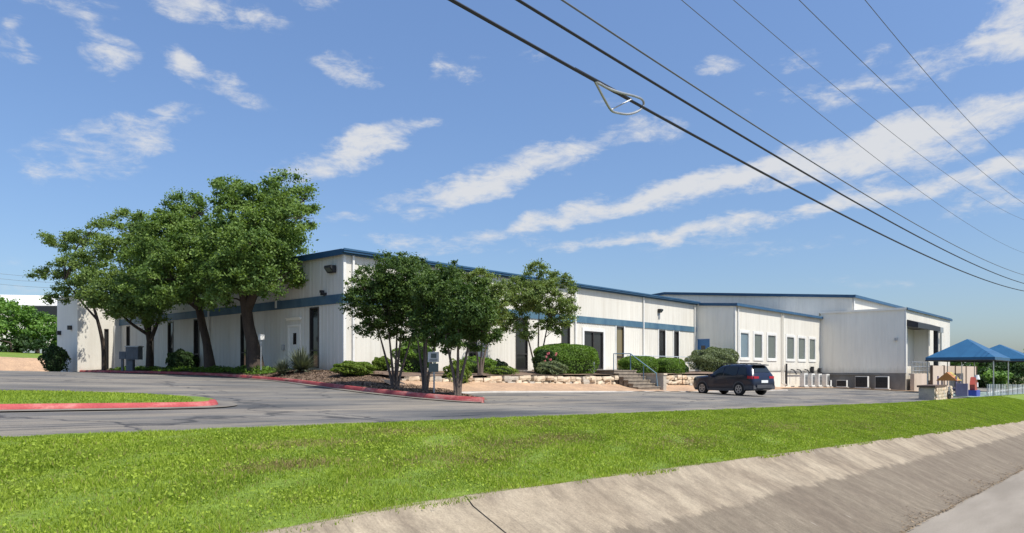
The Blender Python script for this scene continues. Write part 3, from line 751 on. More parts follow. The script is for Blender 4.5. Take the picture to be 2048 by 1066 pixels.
# ------------------------------------------------------------------ beige screens by the dock
f = MB(); f.box(78.7, 84.1, 17.2, 17.55, -2.4, -.36)
scr = f.build('dock_wall', 'beige'); tag(scr, 'low beige wall below the dock entrance', 'wall')
fen = thing('beige_fence', 'tall beige panel fence behind the blue canopies', 'fence', (88, 16.9, -2.1))
fx = [84.3, 90.0, 96.0, 102.5, 109.5]
for i, (a, b) in enumerate(zip(fx[:-1], fx[1:])):
    zt = .45; f = MB(); f.box(a + .12, b - .12, 16.8, 16.88, lot_z((a + b) / 2, 16.9) + .1, zt); f.build('panel', 'beige', fen)
for a in fx:
    f = MB(); f.box(a - .12, a + .12, 16.72, 16.95, lot_z(a, 16.9) - .1, .5); f.build('post', 'brown', fen)

# ------------------------------------------------------------------ air conditioners
def condenser(x, y, s, label, group, face='-x', h=None):
    z = float(lot_z(x, y)) + .06; h = h or s
    t = thing('air_conditioner', label, 'air conditioner', (x, y, z), group)
    dpt = s * .45
    b = MB()
    if face == '-x': X1, Y1 = dpt / 2, s / 2
    else: X1, Y1 = s / 2, dpt / 2
    b.box(x - X1, x + X1, y - Y1, y + Y1, z + .1, z + h); b.build('housing', 'ac', t)
    p = MB(); p.box(x - X1 - .1, x + X1 + .1, y - Y1 - .1, y + Y1 + .1, z - .1, z + .1); p.build('plinth', 'conc', t)
    F = Face('x', x - X1, -1) if face == '-x' else Face('y', y - Y1, -1)
    c0 = y if face == '-x' else x; w = Y1 if face == '-x' else X1
    gm = 'grille' if face == '-x' else 'galv'
    g_2 = MB(); 
    if face == '-x': F.box(g_2, c0 - w * .96, c0 + w * .96, z + .16, z + h * .95, .002, .012)
    else: F.box(g_2, c0 - w * .5, c0 + w * .9, z + .25, z + h * .9, .002, .012)
    gr = g_2.build('grille', gm, t)
    l = MB()
    for k in range(6):
        zz = z + .2 + (h * .95 - .24) * k / 6
        F.box(l, c0 - w * .9, c0 + w * .9, zz, zz + .02, .014, .03) if face == '-x' else F.box(l, c0 - w * .45, c0 + w * .85, z + .28 + k * (h * .6) / 6, z + .3 + k * (h * .6) / 6, .014, .03)
    l.build('louvre', 'bronze' if face == '-x' else 'dark', gr)
    return t
G1 = 'air conditioners along the grey block'
condenser(77.5, 25.05, .95, 'small air conditioner by the grey block nearest the annex', G1, h=.72)
condenser(77.5, 23.5, .95, 'small air conditioner by the grey block second from the annex', G1, h=.78)
condenser(77.5, 21.6, 1.15, 'large air conditioner by the grey block third from the annex', G1, h=1.25)
condenser(77.5, 19.75, 1.15, 'large air conditioner by the grey block nearest the dock wall', G1, h=1.3)
G2 = 'condensers under the annex windows'
for i, (x, lab) in enumerate(((70.6, 'white condenser under the annex windows, leftmost of four'), (72.6, 'white condenser under the annex windows, second from left'),
                              (74.6, 'white condenser under the annex windows, third from left'), (76.9, 'white condenser under the annex windows, beside the grey block'))):
    condenser(x, 24.9, .95, lab, G2, face='-y', h=1.35)
pp = thing('refrigerant_pipes', 'dark insulated pipes rising above the white condensers', 'pipes', (73, 25.85, -1.5))
f = MB(); f.tube([(68.6, 25.80, -1.5), (68.6, 25.80, .6)], .09, 6); f.build('riser', 'dark', pp)
for x in (69.8, 71.4, 73.5): f = MB(); f.tube([(x, 25.3, -.4), (x, 25.55, .0), (x, 25.85, .05)], .06, 6); f.build('branch', 'dark', pp)
for x, z in ((75.4, .35), (77.6, .2)): f = MB(); f.box(x - .2, x + .2, 25.62, 25.86, z - .75, z); f.build('switch_box', 'dark', pp)
f = MB(); f.tube([(68.6, 25.74, -.28), (78.2, 25.74, -.30)], .06, 6); f.build('header', 'dark', pp)

# ------------------------------------------------------------------ stone retaining wall
rw = thing('retaining_wall', 'low limestone retaining wall along the terrace in front of the office', 'wall', (19.3, WY, -1.0))
f = MB()
for a, b in ((19.3, 35.0), (38.0, 57.3)): f.box(a, b, WY + .08, WY + .35, -1.9, -.36)
f.build('wall_core', 'stone3', rw)
def stone_mesh(seed):
    r = np.random.default_rng(seed); m = MB()
    V = []
    for z in (0, .5, 1):
        for (x, y) in ((-.5, -.5), (0, -.56), (.5, -.5), (.5, .5), (-.5, .5)):
            k = .92 if z != .5 else 1.04
            V.append((x * k + r.uniform(-.04, .04), y * k + r.uniform(-.05, .05), z + r.uniform(-.05, .05)))
    m.add(V, [(i + 5 * j, (i + 1) % 5 + 5 * j, (i + 1) % 5 + 5 * (j + 1), i + 5 * (j + 1)) for j in (0, 1) for i in range(5)] + [(4, 3, 2, 1, 0), (10, 11, 12, 13, 14)])
    me = bpy.data.meshes.new('stone'); me.from_pydata(m.v, [], m.f); return me
SM = []
for k, mm in enumerate(('stone', 'stone', 'stone2', 'stone', 'stone3', 'stone')):
    me = stone_mesh(k); me.materials.append(MAT[mm]); SM.append(me)
def lay(parent, x, y, z, sx, sy, sz, rnd, rot=0, meshes=None):
    o = bpy.data.objects.new('stone', rnd.choice(meshes or SM)); COL.objects.link(o); o.parent = parent
    w = wloc(parent); o.location = (x - w[0], y - w[1], z - w[2]); o.scale = (sx, sy, sz); o.rotation_euler = (0, 0, rot)
rs = random.Random(3)
for row in range(2):
    x = 19.25 + row * .25
    while x < 57.0:
        L_ = rs.uniform(.26, .72)
        if not (34.9 < x + L_ / 2 < 38.05) and x + L_ < 57.3:
            zb = -.74 - .20 * np.interp(x, [20, 57], [0, 1]) + row * .235 + rs.uniform(-.06, .05)
            hh = rs.uniform(.17, .27)
            if row == 0 and rs.random() < .07: hh = .44
            lay(rw, x + L_ / 2, WY + .06 + rs.uniform(-.1, .05), zb, L_ * rs.uniform(.88, 1.0), .36, hh, rs, rs.uniform(-.12, .12))
        x += L_ + rs.uniform(.0, .06)
# a third, half-buried course shows here and there
for k in range(26):
    x = rs.uniform(20, 56.5)
    if 34.6 < x < 38.4: continue
    lay(rw, x, WY - .08 + rs.uniform(-.1, .05), -.98 - .2 * np.interp(x, [20, 57], [0, 1]), rs.uniform(.3, .7), .36, .22, rs, rs.uniform(-.3, .3))
# ------------------------------------------------------------------ landing, steps, rails
lan = thing('entrance_landing', 'concrete landing slab below the office entrance', 'landing', (44, 27.5, -.1))
f = MB(); f.box(35.4, 57.3, 26.4, Y0 - .04, -.09, .03); f.build('slab', 'conc', lan)
f = MB(); f.box(35.6, 57.2, 26.6, Y0 - .05, -.6, -.092); f.build('support', 'concgrey', lan)
st = thing('stone_steps', 'flight of stone steps climbing to the entrance landing', 'steps', (36.4, 22.2, -1.2))
MAT['stepstone'] = mat('step_stone', (.27, .225, .17), (.19, .155, .12), 2.2, .9, bump=.4, bscale=16, fine=.25)
zbot = float(lot_z(36.4, 21.4)) + .10; nst = 6
for k in range(nst):
    ztop = zbot + (.0 - zbot) * (k + 1) / nst; y0 = 21.55 + k * .32; y1 = y0 + .38 if k < nst - 1 else 26.38
    f = MB(); f.box(35.2, 37.6, y0, y1, zbot - .3, ztop - .06); f.box(35.16, 37.64, y0 - .03, y1, ztop - .058, ztop); f.build('step', 'stepstone', st)
f = MB(); f.box(37.66, 38.0, 21.35, 23.1, zbot - .3, zbot + .85); f.build('cheek_wall', 'stone3', st)
f = MB(); f.box(37.62, 38.04, 21.31, 23.14, zbot + .852, zbot + .95); f.build('cheek_cap', 'stone', st)
hr = thing('stair_handrail', 'pale blue pipe handrail sloping down the stone steps', 'handrail', (37.35, 22.5, -1))
f = MB(); f.tube([(37.35, 24.6, .0), (37.35, 24.6, 1.0), (37.35, 23.4, .98), (37.35, 21.65, zbot + .95), (37.35, 21.55, zbot + .1)], .032, 6); f.build('rail', 'railblue', hr)
for y, z in ((23.4, .0), (22.5, zbot + .5)): f = MB(); f.tube([(37.35, y, z - .2), (37.35, y, z + .95 if z == 0 else z + .9)], .03, 6); f.build('post', 'railblue', hr)
f = MB(); f.box(35.1, 35.22, 24.5, 24.62, -.3, 1.05); f.build('newel_post', 'rail', hr)
tr_ = thing('terrace_railing', 'thin pale railing along the edge of the landing', 'railing', (49, 27.2, 0))
for z in (.55, 1.02): f = MB(); f.tube([(43.0, 27.2, z), (57.2, 27.2, z)], .028, 6); f.build('rail', 'rail', tr_)
for x in np.linspace(43.0, 57.2, 9): f = MB(); f.tube([(x, 27.2, .0), (x, 27.2, 1.02)], .026, 6); f.build('post', 'rail', tr_)

# ------------------------------------------------------------------ car
MAT['paint'] = mat('navy_paint', (.005, .009, .026), (.006, .011, .030), 1, .32, fine=0, spec=.4, coat=.35)
MAT['cladding'] = mat('grey_plastic', (.055, .057, .062), (.07, .072, .078), 6, .65)
MAT['tyre'] = mat('tyre', (.014, .014, .014), (.02, .02, .02), 8, .85)
MAT['rim'] = mat('alloy', (.42, .42, .42), (.34, .34, .34), 8, .35, metal=.5)
MAT['carglass'] = glass_mat('car_glass', (.012, .016, .018), .04)
MAT['redlens'] = mat('red_lens', (.42, .015, .03), (.36, .012, .025), 8, .2)
MAT['plate'] = mat('licence_plate', (.75, .78, .76), (.7, .72, .7), 10, .5)
def suv(x, y, rotz):
    z = float(lot_z(x, y)) + .005
    t = thing('parked_car', 'dark blue compact SUV parked nose-in before the stone wall', 'car', (x, y, z), None, rotz)
    # stations: x, bottom, belt, top, half width low, half width belt, half width roof
    S = [(2.30, .44, .70, .84, .58, .56, .48), (2.24, .32, .80, .97, .74, .72, .62), (2.10, .25, .88, 1.04, .85, .83, .70), (1.8, .24, .92, 1.05, .90, .89, .74), (1.40, .24, .96, 1.085, .92, .915, .76),
         (.98, .24, 1.0, 1.115, .925, .92, .76), (.74, .24, 1.02, 1.245, .925, .92, .72), (.40, .24, 1.03, 1.49, .925, .92, .67), (.10, .24, 1.04, 1.64, .925, .92, .65), (-.25, .24, 1.05, 1.695, .925, .92, .65),
         (-.9, .24, 1.07, 1.70, .925, .92, .645), (-1.5, .25, 1.10, 1.675, .925, .915, .63), (-1.92, .27, 1.12, 1.63, .92, .905, .61), (-2.03, .29, 1.12, 1.48, .915, .89, .61), (-2.15, .32, 1.10, 1.25, .90, .865, .65),
         (-2.22, .36, 1.0, 1.09, .88, .845, .74), (-2.28, .41, .85, .95, .85, .81, .73), (-2.30, .47, .68, .76, .79, .75, .67)]
    def ring(s):
        X, zb, zl, zt, wl, wb, wr = s; zl = min(zl, zt - .04)
        h = [(0, zb), (wl * .85, zb), (wl * .97, zb + .10), (wl, zb + .28 * (zl - zb) + .05), (wl * .995, zb + .7 * (zl - zb)), (wb, zl), (wb + (wr - wb) * .5 + .02, zl + (zt - zl) * .5), (wr, zt - .05 * min(1, (zt - zl) / .2)), (wr * .82, zt - .008), (wr * .4, zt + .012), (0, zt + .018)]
        return [(X, a, b) for a, b in h] + [(X, -a, b) for a, b in h[-2:0:-1]]
    P = [ring(s) for s in S]; n = len(P[0]); mb = MB(); vs = [p for r in P for p in r]
    fs = [(i * n + j, i * n + (j + 1) % n, (i + 1) * n + (j + 1) % n, (i + 1) * n + j) for i in range(len(P) - 1) for j in range(n)]
    mb.add(vs, fs + [tuple(range(n))[::-1], tuple((len(P) - 1) * n + j for j in range(n))])
    body = mb.build('body', 'paint', t, local=True, smooth=True, sharp=38)
    xs = [s[0] for s in S][::-1]
    def iv(i, X): return float(np.interp(X, xs, [s[i] for s in S][::-1]))
    def hw(X, z):
        zl = iv(2, X); zt = iv(3, X); wb = iv(5, X); wr = iv(6, X); k = (z - zl) / max(zt - zl, .05)
        if k <= 0: return iv(4, X) * (1 - .0) + (wb - iv(4, X)) * max(0, min(1, (z - .6) / max(zl - .6, .05)))
        return wb + (wr - wb) * k + .04 * math.sin(min(k, 1) * PI) * .5
    def side_patch(name, poly_fn, m, sgn, off=.012, nx=8, nz=4):
        g = []
        for i in range(nx + 1):
            row = []
            for j in range(nz + 1):
                X, zz = poly_fn(i / nx, j / nz); row.append((X, sgn * (hw(X, zz) + off), zz))
            g.append(row)
        return MB().grid(np.array(g)).build(name, m, body, local=True, smooth=True)
    def zt_(X): return iv(3, X) - .10
    for sgn in (1, -1):
        for (a, b, a2, b2) in ((.76, -.18, .24, -.18), (-.26, -1.18, -.26, -1.18), (-1.26, -1.86, -1.26, -1.68)):
            side_patch('side_window', lambda u, v, a=a, b=b, a2=a2, b2=b2: ((a + (b - a) * u) * (1 - v) + (a2 + (b2 - a2) * u) * v, (iv(2, a + (b - a) * u) + .03) * (1 - v) + max(iv(2, a + (b - a) * u) + .05, zt_((a2 + (b2 - a2) * u))) * v), 'carglass', sgn)
        side_patch('sill_cladding', lambda u, v: (.93 - 1.86 * u, .24 + .15 * v), 'cladding', sgn, .014)
        side_patch('bumper_cladding', lambda u, v: (-1.75 - .5 * u, .34 + .22 * v), 'cladding', sgn, .014)
        # tail lamp wraps the corner
        side_patch('tail_lamp', lambda u, v: (-1.92 - .33 * u, .93 + .15 * v - .02 * u), 'redlens', sgn, .016)
        f = MB(); f.box(.55, .72, sgn * .93, sgn * 1.10, 1.02, 1.16); f.build('wing_mirror', 'paint', body, local=True)
        f = MB(); f.tube([(.05, sgn * .60, 1.65), (0, sgn * .60, 1.745), (-1.55, sgn * .585, 1.735), (-1.65, sgn * .58, 1.66)], .022, 6); f.build('roof_rail', 'dark', body, local=True)
        for X in (-.31,): f = MB(); f.box(X - .10, X + .10, sgn * .925, sgn * .955, .92, .945); f.build('door_handle', 'paint', body, local=True)
        for X in (-1.28,): f = MB(); f.box(X - .10, X + .10, sgn * .925, sgn * .955, .95, .975); f.build('door_handle', 'paint', body, local=True)
    for X in (-.25, -1.25): f = MB(); f.box(X - .04, X + .04, -.66, .66, 1.73, 1.775); f.build('roof_bar', 'dark', body, local=True)
    def cross_patch(name, pts, w0, w1, m, off=.014):
        g = []
        for i, (X, Z) in enumerate(pts):
            w = w0 + (w1 - w0) * i / (len(pts) - 1); g.append([(X, w * k, Z + .012 * (1 - k * k)) for k in np.linspace(-1, 1, 7)])
        return MB().grid(np.array(g)).build(name, m, body, local=True, smooth=True)
    cross_patch('windscreen', [(.78, 1.235), (.42, 1.50), (.14, 1.645)], .66, .60, 'carglass')
    cross_patch('rear_window', [(-1.985, 1.575), (-2.07, 1.445), (-2.16, 1.255)], .53, .60, 'carglass')
    f = MB(); f.prism([(-1.85, -.58, 1.655), (-2.14, -.54, 1.63), (-2.14, .54, 1.63), (-1.85, .58, 1.655)], (0, 0, .045)); f.build('spoiler', 'dark', body, local=True)
    f = MB(); f.box(-2.345, -2.29, -.62, .62, .42, .60); f.box(-2.30, -2.2, -.86, .86, .36, .56); f.build('rear_bumper', 'cladding', body, local=True)
    for sgn in (1, -1): f = MB(); f.box(-2.285, -2.20, sgn * .42, sgn * .80, .93, 1.05); f.build('tail_lamp', 'redlens', body, local=True)
    f = MB(); f.box(-2.33, -2.295, -.26, .26, .70, .84); f.build('licence_plate', 'plate', body, local=True)
    # wheels
    for wx in (1.345, -1.345):
        for sgn in (1, -1):
            yw = sgn * .80
            a = MB(); pts = []
            N_ = 14
            arc = [(wx + .43 * math.cos(q), sgn * .932, .355 + .43 * math.sin(q)) for q in np.linspace(-.15, PI + .15, N_)]
            arc2 = [(wx + .365 * math.cos(q), sgn * .938, .355 + .365 * math.sin(q)) for q in np.linspace(-.15, PI + .15, N_)]
            a.grid(np.array([arc, arc2])); arc3 = [(p[0], sgn * .88, p[2]) for p in arc2]; a.grid(np.array([arc2, arc3])); a.build('arch_trim', 'cladding', body, local=True, smooth=True)
            d_ = MB(); d_.add([(wx + .366 * math.cos(q), sgn * .929, .355 + .366 * math.sin(q)) for q in np.linspace(0, 2 * PI, 24, endpoint=False)], [tuple(range(24))]); d_.build('well_shade_disc', 'grille', body, local=True)  # flat near-black disc painted as the shaded hollow behind the wheel
            w = MB(); prof = [(.215, .105), (.30, .115), (.335, .10), (.352, .06), (.355, 0), (.352, -.06), (.335, -.10), (.215, -.10)]
            G_ = np.array([[(wx + r * math.cos(q), sgn * .845 + sgn * k, .355 + r * math.sin(q)) for q in np.linspace(0, 2 * PI, 29)] for r, k in prof])
            w.grid(G_); wh = w.build('wheel', 'tyre', t, local=True, smooth=True)
            rm = MB(); yo = sgn * .93
            rm.grid(np.array([[(wx + r * math.cos(q), yo + sgn * k, .355 + r * math.sin(q)) for q in np.linspace(0, 2 * PI, 29)] for r, k in ((.228, .022), (.19, .018), (.19, -.04))]))
            for k in range(5):
                q = 2 * PI * k / 5 + .3; ca, sa = math.cos(q), math.sin(q); wd = .045
                rm.add([(wx + .03 * ca - wd * sa, yo + sgn * .015, .355 + .03 * sa + wd * ca), (wx + .03 * ca + wd * sa, yo + sgn * .015, .355 + .03 * sa - wd * ca), (wx + .2 * ca + wd * .9 * sa, yo + sgn * .015, .355 + .2 * sa - wd * .9 * ca), (wx + .2 * ca - wd * .9 * sa, yo + sgn * .015, .355 + .2 * sa + wd * .9 * ca)], [(0, 1, 2, 3)])
            rm.build('rim', 'rim', wh, local=True)
    return t
# rear wheels nearest the street, nose towards the building
car = suv(39.7, 18.1, R(72)); car.scale = (1.02, 1, 1.02)

# ------------------------------------------------------------------ vegetation helpers
def leaves_at(Cn, out, size, rng, aspect=.55, up=.5, spread=1.0):
    """Cn centres n x 3, out outward directions n x 3 -> n x 4 x 3"""
    n = len(Cn)
    nr = rng.normal(size=(n, 3)) * spread + out * .8 + np.array([0, 0, up]); nr /= np.linalg.norm(nr, axis=1)[:, None]
    a = rng.normal(size=(n, 3)); u = np.cross(nr, a); u /= np.linalg.norm(u, axis=1)[:, None] + 1e-9
    w = np.cross(nr, u); s = size * rng.uniform(.6, 1.35, n)[:, None]
    L_ = u * s * .5; W_ = w * s * .5 * aspect
    return np.stack([Cn - L_, Cn + W_ + L_ * .1, Cn + L_, Cn - W_ + L_ * .1], 1)
def clumps_in(blobs, per, rng, shell=.55):
    """sub-clump centres in a list of ellipsoid blobs (c, r, squash)"""
    C_, D_, Rr = [], [], []
    for (c, r, q) in blobs:
        n = max(4, int(per * r * r))
        d = rng.normal(size=(n, 3)); d /= np.linalg.norm(d, axis=1)[:, None]
        k = (rng.uniform(shell ** 3, 1, n) ** (1 / 3))[:, None]
        C_.append(np.array(c) + d * k * r * np.array([1, 1, q])); D_.append(d); Rr.append(np.full(n, r))
    return np.vstack(C_), np.vstack(D_), np.concatenate(Rr)
def tree(name, label, base, trunks, blobs, leafm, barkm, size, nleaf, per=14, csize=.45, group=None, seed=1, limb=.06, cat='tree', shell=.45, twig=True, gap=.0, smin=0.35):
    """trunks: list of (points, radii) in world coords, blobs: world ellipsoids"""
    rng = np.random.default_rng(seed)
    t = thing(name, label, cat, base, group)
    mb = MB()
    for pts, rad in trunks: mb.tube(smooth3(pts), np.interp(np.linspace(0, 1, len(smooth3(pts))), np.linspace(0, 1, len(rad)), rad).tolist(), 10)
    ends = [np.array(p[-1]) for p, _ in trunks]; mids = [np.array(p[-2]) for p, _ in trunks]
    C_, D_, Rr = clumps_in(blobs, per, rng, shell)
    if gap: keep = rng.random(len(C_)) > gap; C_, D_ = C_[keep], D_[keep]
    for (c, r, q) in blobs:
        c = np.array(c); e = min(ends + mids, key=lambda p: np.linalg.norm(p - c) + (2 if p[2] > c[2] + .3 else 0))
        m1 = e * .55 + c * .45 + np.array([0, 0, .12 * np.linalg.norm(c - e)]) + rng.normal(size=3) * .12
        pts = smooth3([e, m1, c]); mb.tube(pts, np.linspace(limb * (1 + .25 * r), limb * .35, len(pts)).tolist(), 6)
        if twig:
            for k in range(int(5 + 2 * r)):
                d = rng.normal(size=3); d[2] += .3; d /= np.linalg.norm(d)
                st_ = c + (m1 - c) * rng.uniform(0, .6); en = c + d * r * .95 * np.array([1, 1, q])
                mb.tube([st_, (st_ + en) / 2 + rng.normal(size=3) * .06, en], [limb * .35, limb * .22, limb * .08], 4, cap=False)
    mb.build('trunk', barkm, t, smooth=True, sharp=60)
    per_c = nleaf // len(C_) + 1
    idx = np.repeat(np.arange(len(C_)), per_c)
    cs = csize * rng.uniform(.6, 1.35, len(C_))
    jit = rng.normal(size=(len(idx), 3)); jit /= np.linalg.norm(jit, axis=1)[:, None]
    rad = np.minimum(np.abs(rng.normal(0, .55, len(idx))), 1.15)
    P = C_[idx] + jit * (rad * cs[idx])[:, None] * np.array([1.15, 1.15, .75])
    V = leaves_at(P, D_[idx] * .6 + jit * .4, size, rng)
    ct = rng.uniform(.0, 1.0, len(C_))
    tint = np.clip(-.02 + .72 * ct[idx] + .34 * rng.random(len(idx)), 0, 1)
    quads('crown', V, leafm, t, tint)
    return t
def smooth3(pts, n=4):
    pts = [np.array(p, float) for p in pts]
    if len(pts) < 3: return pts
    out = []
    for i in range(len(pts) - 1):
        p0 = pts[max(i - 1, 0)]; p1 = pts[i]; p2 = pts[i + 1]; p3 = pts[min(i + 2, len(pts) - 1)]
        for k in np.linspace(0, 1, n, endpoint=False):
            out.append(.5 * ((2 * p1) + (-p0 + p2) * k + (2 * p0 - 5 * p1 + 4 * p2 - p3) * k * k + (-p0 + 3 * p1 - 3 * p2 + p3) * k ** 3))
    return out + [pts[-1]]
def at(x, y, D):
    """point on the sight line of a measured photo position, at ground distance D along the view axis"""
    return FW * D + RT * ((x - 1024) / 1450 * D) + np.array([0, 0, (740 - y) / 1450 * D])
def blobs_px(L_, D, rng, q=.85, dep=1.0, grow=1.12):
    out = []
    for b in L_:
        x, y, r = b[:3]; df = b[3] if len(b) > 3 else rng.uniform(-1, 1) * dep
        out.append((at(x, y, D + df), r * grow / 1450 * D, q))
    return out
rg = random.Random(21)
GO = 'oaks along the left facade'
D3 = 38.4
tree('oak_tree', 'tallest dark green oak, thick trunk, nearest the building corner', at(510, 742, D3),
     [([at(512, 745, D3), at(508, 700, D3), at(498, 655, D3 - .1), at(492, 612, D3 - .3), at(486, 575, D3 - .4)], [.52, .35, .30, .28, .25]),
      ([at(494, 620, D3 - .2), at(515, 570, D3 - .8), at(535, 500, D3 - 1.0), at(545, 440, D3 - .8)], [.26, .2, .15, .08]),
      ([at(488, 590, D3 - .3), at(470, 540, D3), at(462, 470, D3 + .3), at(470, 400, D3 + .3)], [.25, .18, .13, .07]),
      ([at(492, 600, D3), at(540, 575, D3 + .8), at(580, 545, D3 + 1.0)], [.16, .1, .05])],
     blobs_px([(462, 385, 40), (515, 405, 52, -1), (572, 392, 48, 0), (612, 398, 26, .3), (560, 440, 60, -1.6), (590, 445, 40, .8), (490, 440, 58, -1.5), (520, 490, 62, -2.2), (575, 535, 40, -.8), (600, 550, 20, -.6), (455, 505, 52, -1.8), (430, 555, 42, -1.2), (485, 560, 40, -2.2), (540, 545, 40, -2), (520, 440, 50, 1.2), (470, 480, 45, 1.4), (545, 510, 45, 1.5), (440, 600, 22, -.5), (565, 480, 42, -.6), (470, 545, 46, -3.6), (520, 560, 40, -3.6), (500, 490, 50, -3.4), (440, 575, 34, -3)], D3, rg),
     'oak', 'bark', .15, 95000, per=22, csize=.48, group=GO, seed=31, limb=.06, gap=.42)
D2 = 41.8
tree('oak_tree', 'middle oak with slightly leaning trunk between two other oaks', at(420, 740, D2),
     [([at(421, 744, D2), at(414, 690, D2), at(405, 650, D2), at(396, 610, D2 - .2), at(385, 585, D2 - .3)], [.36, .23, .21, .2, .17]),
      ([at(400, 628, D2), at(388, 560, D2 - .8), at(390, 490, D2 - .8), at(385, 430, D2)], [.2, .15, .1, .06]),
      ([at(398, 620, D2), at(365, 590, D2 + .5), at(335, 540, D2 + .5)], [.13, .1, .05])],
     blobs_px([(365, 425, 44, 0), (405, 430, 45, .5), (315, 455, 50, 0), (345, 480, 58, -1.6), (400, 480, 52, -1.5), (310, 510, 52, -1.2), (360, 540, 55, -2.2), (415, 540, 45, -1.5), (300, 560, 42, -1.2), (395, 585, 32, -1.6), (345, 585, 35, -2.2), (440, 480, 40, 1), (370, 480, 50, 1.5), (310, 590, 28, -.8), (265, 520, 36, -.4), (270, 475, 36, 0), (340, 560, 48, -4), (385, 575, 42, -3.8), (300, 575, 40, -3.6), (360, 510, 50, -3.6)], D2, rg),
     'oak', 'bark', .15, 95000, per=22, csize=.48, group=GO, seed=32, limb=.055, gap=.42)
D1 = 46.5
tree('oak_tree', 'leftmost oak with feathery olive foliage and forked grey trunk', at(300, 744, D1),
     [([at(300, 746, D1), at(299, 700, D1), at(298, 675, D1), at(288, 640, D1 - .3), at(270, 600, D1 - .6)], [.28, .19, .17, .13, .09]),
      ([at(299, 685, D1), at(315, 645, D1), at(325, 610, D1)], [.15, .1, .06]),
      ([at(298, 670, D1), at(260, 645, D1 - .8), at(225, 610, D1 - 1.2)], [.12, .08, .05])],
     blobs_px([(255, 445, 34, 0), (285, 490, 42, -.8), (235, 500, 44, -1), (245, 560, 46, -2), (290, 570, 42, -2), (200, 560, 40, -1.6), (265, 610, 38, -2.2), (215, 610, 32, -1.8), (300, 625, 30, -1.6), (320, 600, 26, -.5), (190, 510, 32, .3), (175, 590, 26, -.5), (250, 600, 44, -4), (290, 600, 40, -4.2), (210, 585, 36, -3.6)], D1, rg, .7),
     'oakolive', 'bark', .15, 64000, per=22, csize=.48, group=GO, seed=33, limb=.045, gap=.42)
tree('sparse_oak_tree', 'thin grey-green feathery tree overhanging the white wing', at(205, 743, D1 + 3.5),
     [([at(208, 744, D1 + 3.5), at(206, 690, D1 + 3.5), at(195, 640, D1 + 3), at(180, 590, D1 + 3)], [.16, .13, .10, .06]), ([at(195, 640, D1 + 3), at(160, 600, D1 + 3), at(130, 560, D1 + 3)], [.08, .06, .03])],
     blobs_px([(135, 485, 34), (100, 478, 20), (165, 470, 30), (160, 525, 36), (115, 540, 28), (85, 550, 20), (140, 575, 32), (115, 595, 22), (180, 560, 30), (195, 450, 22), (220, 440, 18)], D1 + 3, rg, .5),
     'oakolive', 'bark', .15, 20000, per=20, csize=.4, seed=34, limb=.03, gap=.25, shell=.3)
GM_ = 'crepe myrtles in the planting nose'
def myrtle(label, x, y, D, stems, bl, n, seed, leafm='myrtle', size=.085, barkm='barkpale', group=GM_, gap=.1, per=75, csize=.22):
    b = at(x, y, D)
    tr = []
    for (dx, top, fx) in stems:
        tr.append(([b + RT * dx * .25 - np.array([0, 0, .1]), b + RT * dx * .45 + FW * fx * .3 + np.array([0, 0, .45]), at(x, y, D) * 0 + b + RT * dx * 1.2 + FW * fx + np.array([0, 0, top * .62]), b + RT * dx * 1.9 + FW * fx * 1.5 + np.array([0, 0, top])], [.075, .052, .038, .02]))
    return tree('crepe_myrtle', label, b, tr, blobs_px(bl, D, rg, .8, .6), leafm, barkm, size, n, per=per, csize=csize, group=group, seed=seed, limb=.022, gap=gap, shell=.3)
myrtle('leftmost dark green multi-stem tree in the mulch nose', 790, 780, 27.0, [(-.35, 2.3, .1), (-.12, 2.5, -.15), (.02, 2.6, .2), (.15, 2.4, -.1), (.36, 2.3, .1)],
       [(745, 560, 40), (790, 540, 42), (825, 530, 30), (722, 605, 34), (770, 600, 44), (820, 575, 46), (745, 635, 30), (800, 640, 36), (840, 620, 42), (775, 655, 24), (715, 570, 20), (850, 560, 34), (795, 590, 45, .5), (760, 575, 40, .7), (735, 590, 34, -.6), (700, 600, 16), (780, 625, 34, -.5), (820, 610, 36, -.5), (735, 650, 22), (755, 662, 18), (815, 662, 26), (840, 655, 26), (790, 560, 44, -.7)], 70000, 41)
myrtle('middle dark multi-stem tree beside the small white sign', 850, 787, 24.5, [(-.15, 2.0, .1), (.04, 2.3, -.1), (.2, 2.1, .15), (-.04, 2.2, .2)],
       [(875, 560, 38), (905, 550, 28), (860, 605, 42), (905, 600, 42), (880, 640, 36), (845, 645, 30), (915, 640, 30), (885, 590, 40, .5), (870, 580, 36, -.5), (850, 575, 30), (865, 672, 26), (840, 670, 20), (895, 672, 26), (900, 625, 40, -.6)], 52000, 42)
myrtle('rightmost dark multi-stem tree nearest the tip of the red kerb', 915, 792, 22.4, [(-.2, 1.9, .1), (.02, 2.2, -.1), (.22, 2.0, .1)],
       [(935, 605, 36), (960, 625, 30), (940, 650, 34), (980, 645, 20), (905, 665, 26), (915, 620, 36), (965, 660, 20), (900, 585, 26), (945, 575, 26), (930, 625, 34, -.4), (975, 615, 20), (955, 680, 24), (925, 685, 24), (980, 672, 20), (900, 690, 18), (940, 625, 38, -.5)], 46000, 43)
myrtle('pale thin tree half hidden behind the dark myrtles', 960, 746, 33.5, [(-.2, 2.6, .1), (.1, 3, 0), (.3, 2.6, .2)],
       [(955, 570, 30), (985, 575, 28), (940, 590, 30), (985, 615, 26), (1000, 640, 18), (930, 560, 18), (965, 548, 14), (970, 600, 30, -.4), (1000, 600, 22)], 24000, 44, 'myrtlepale', .1, gap=.3)
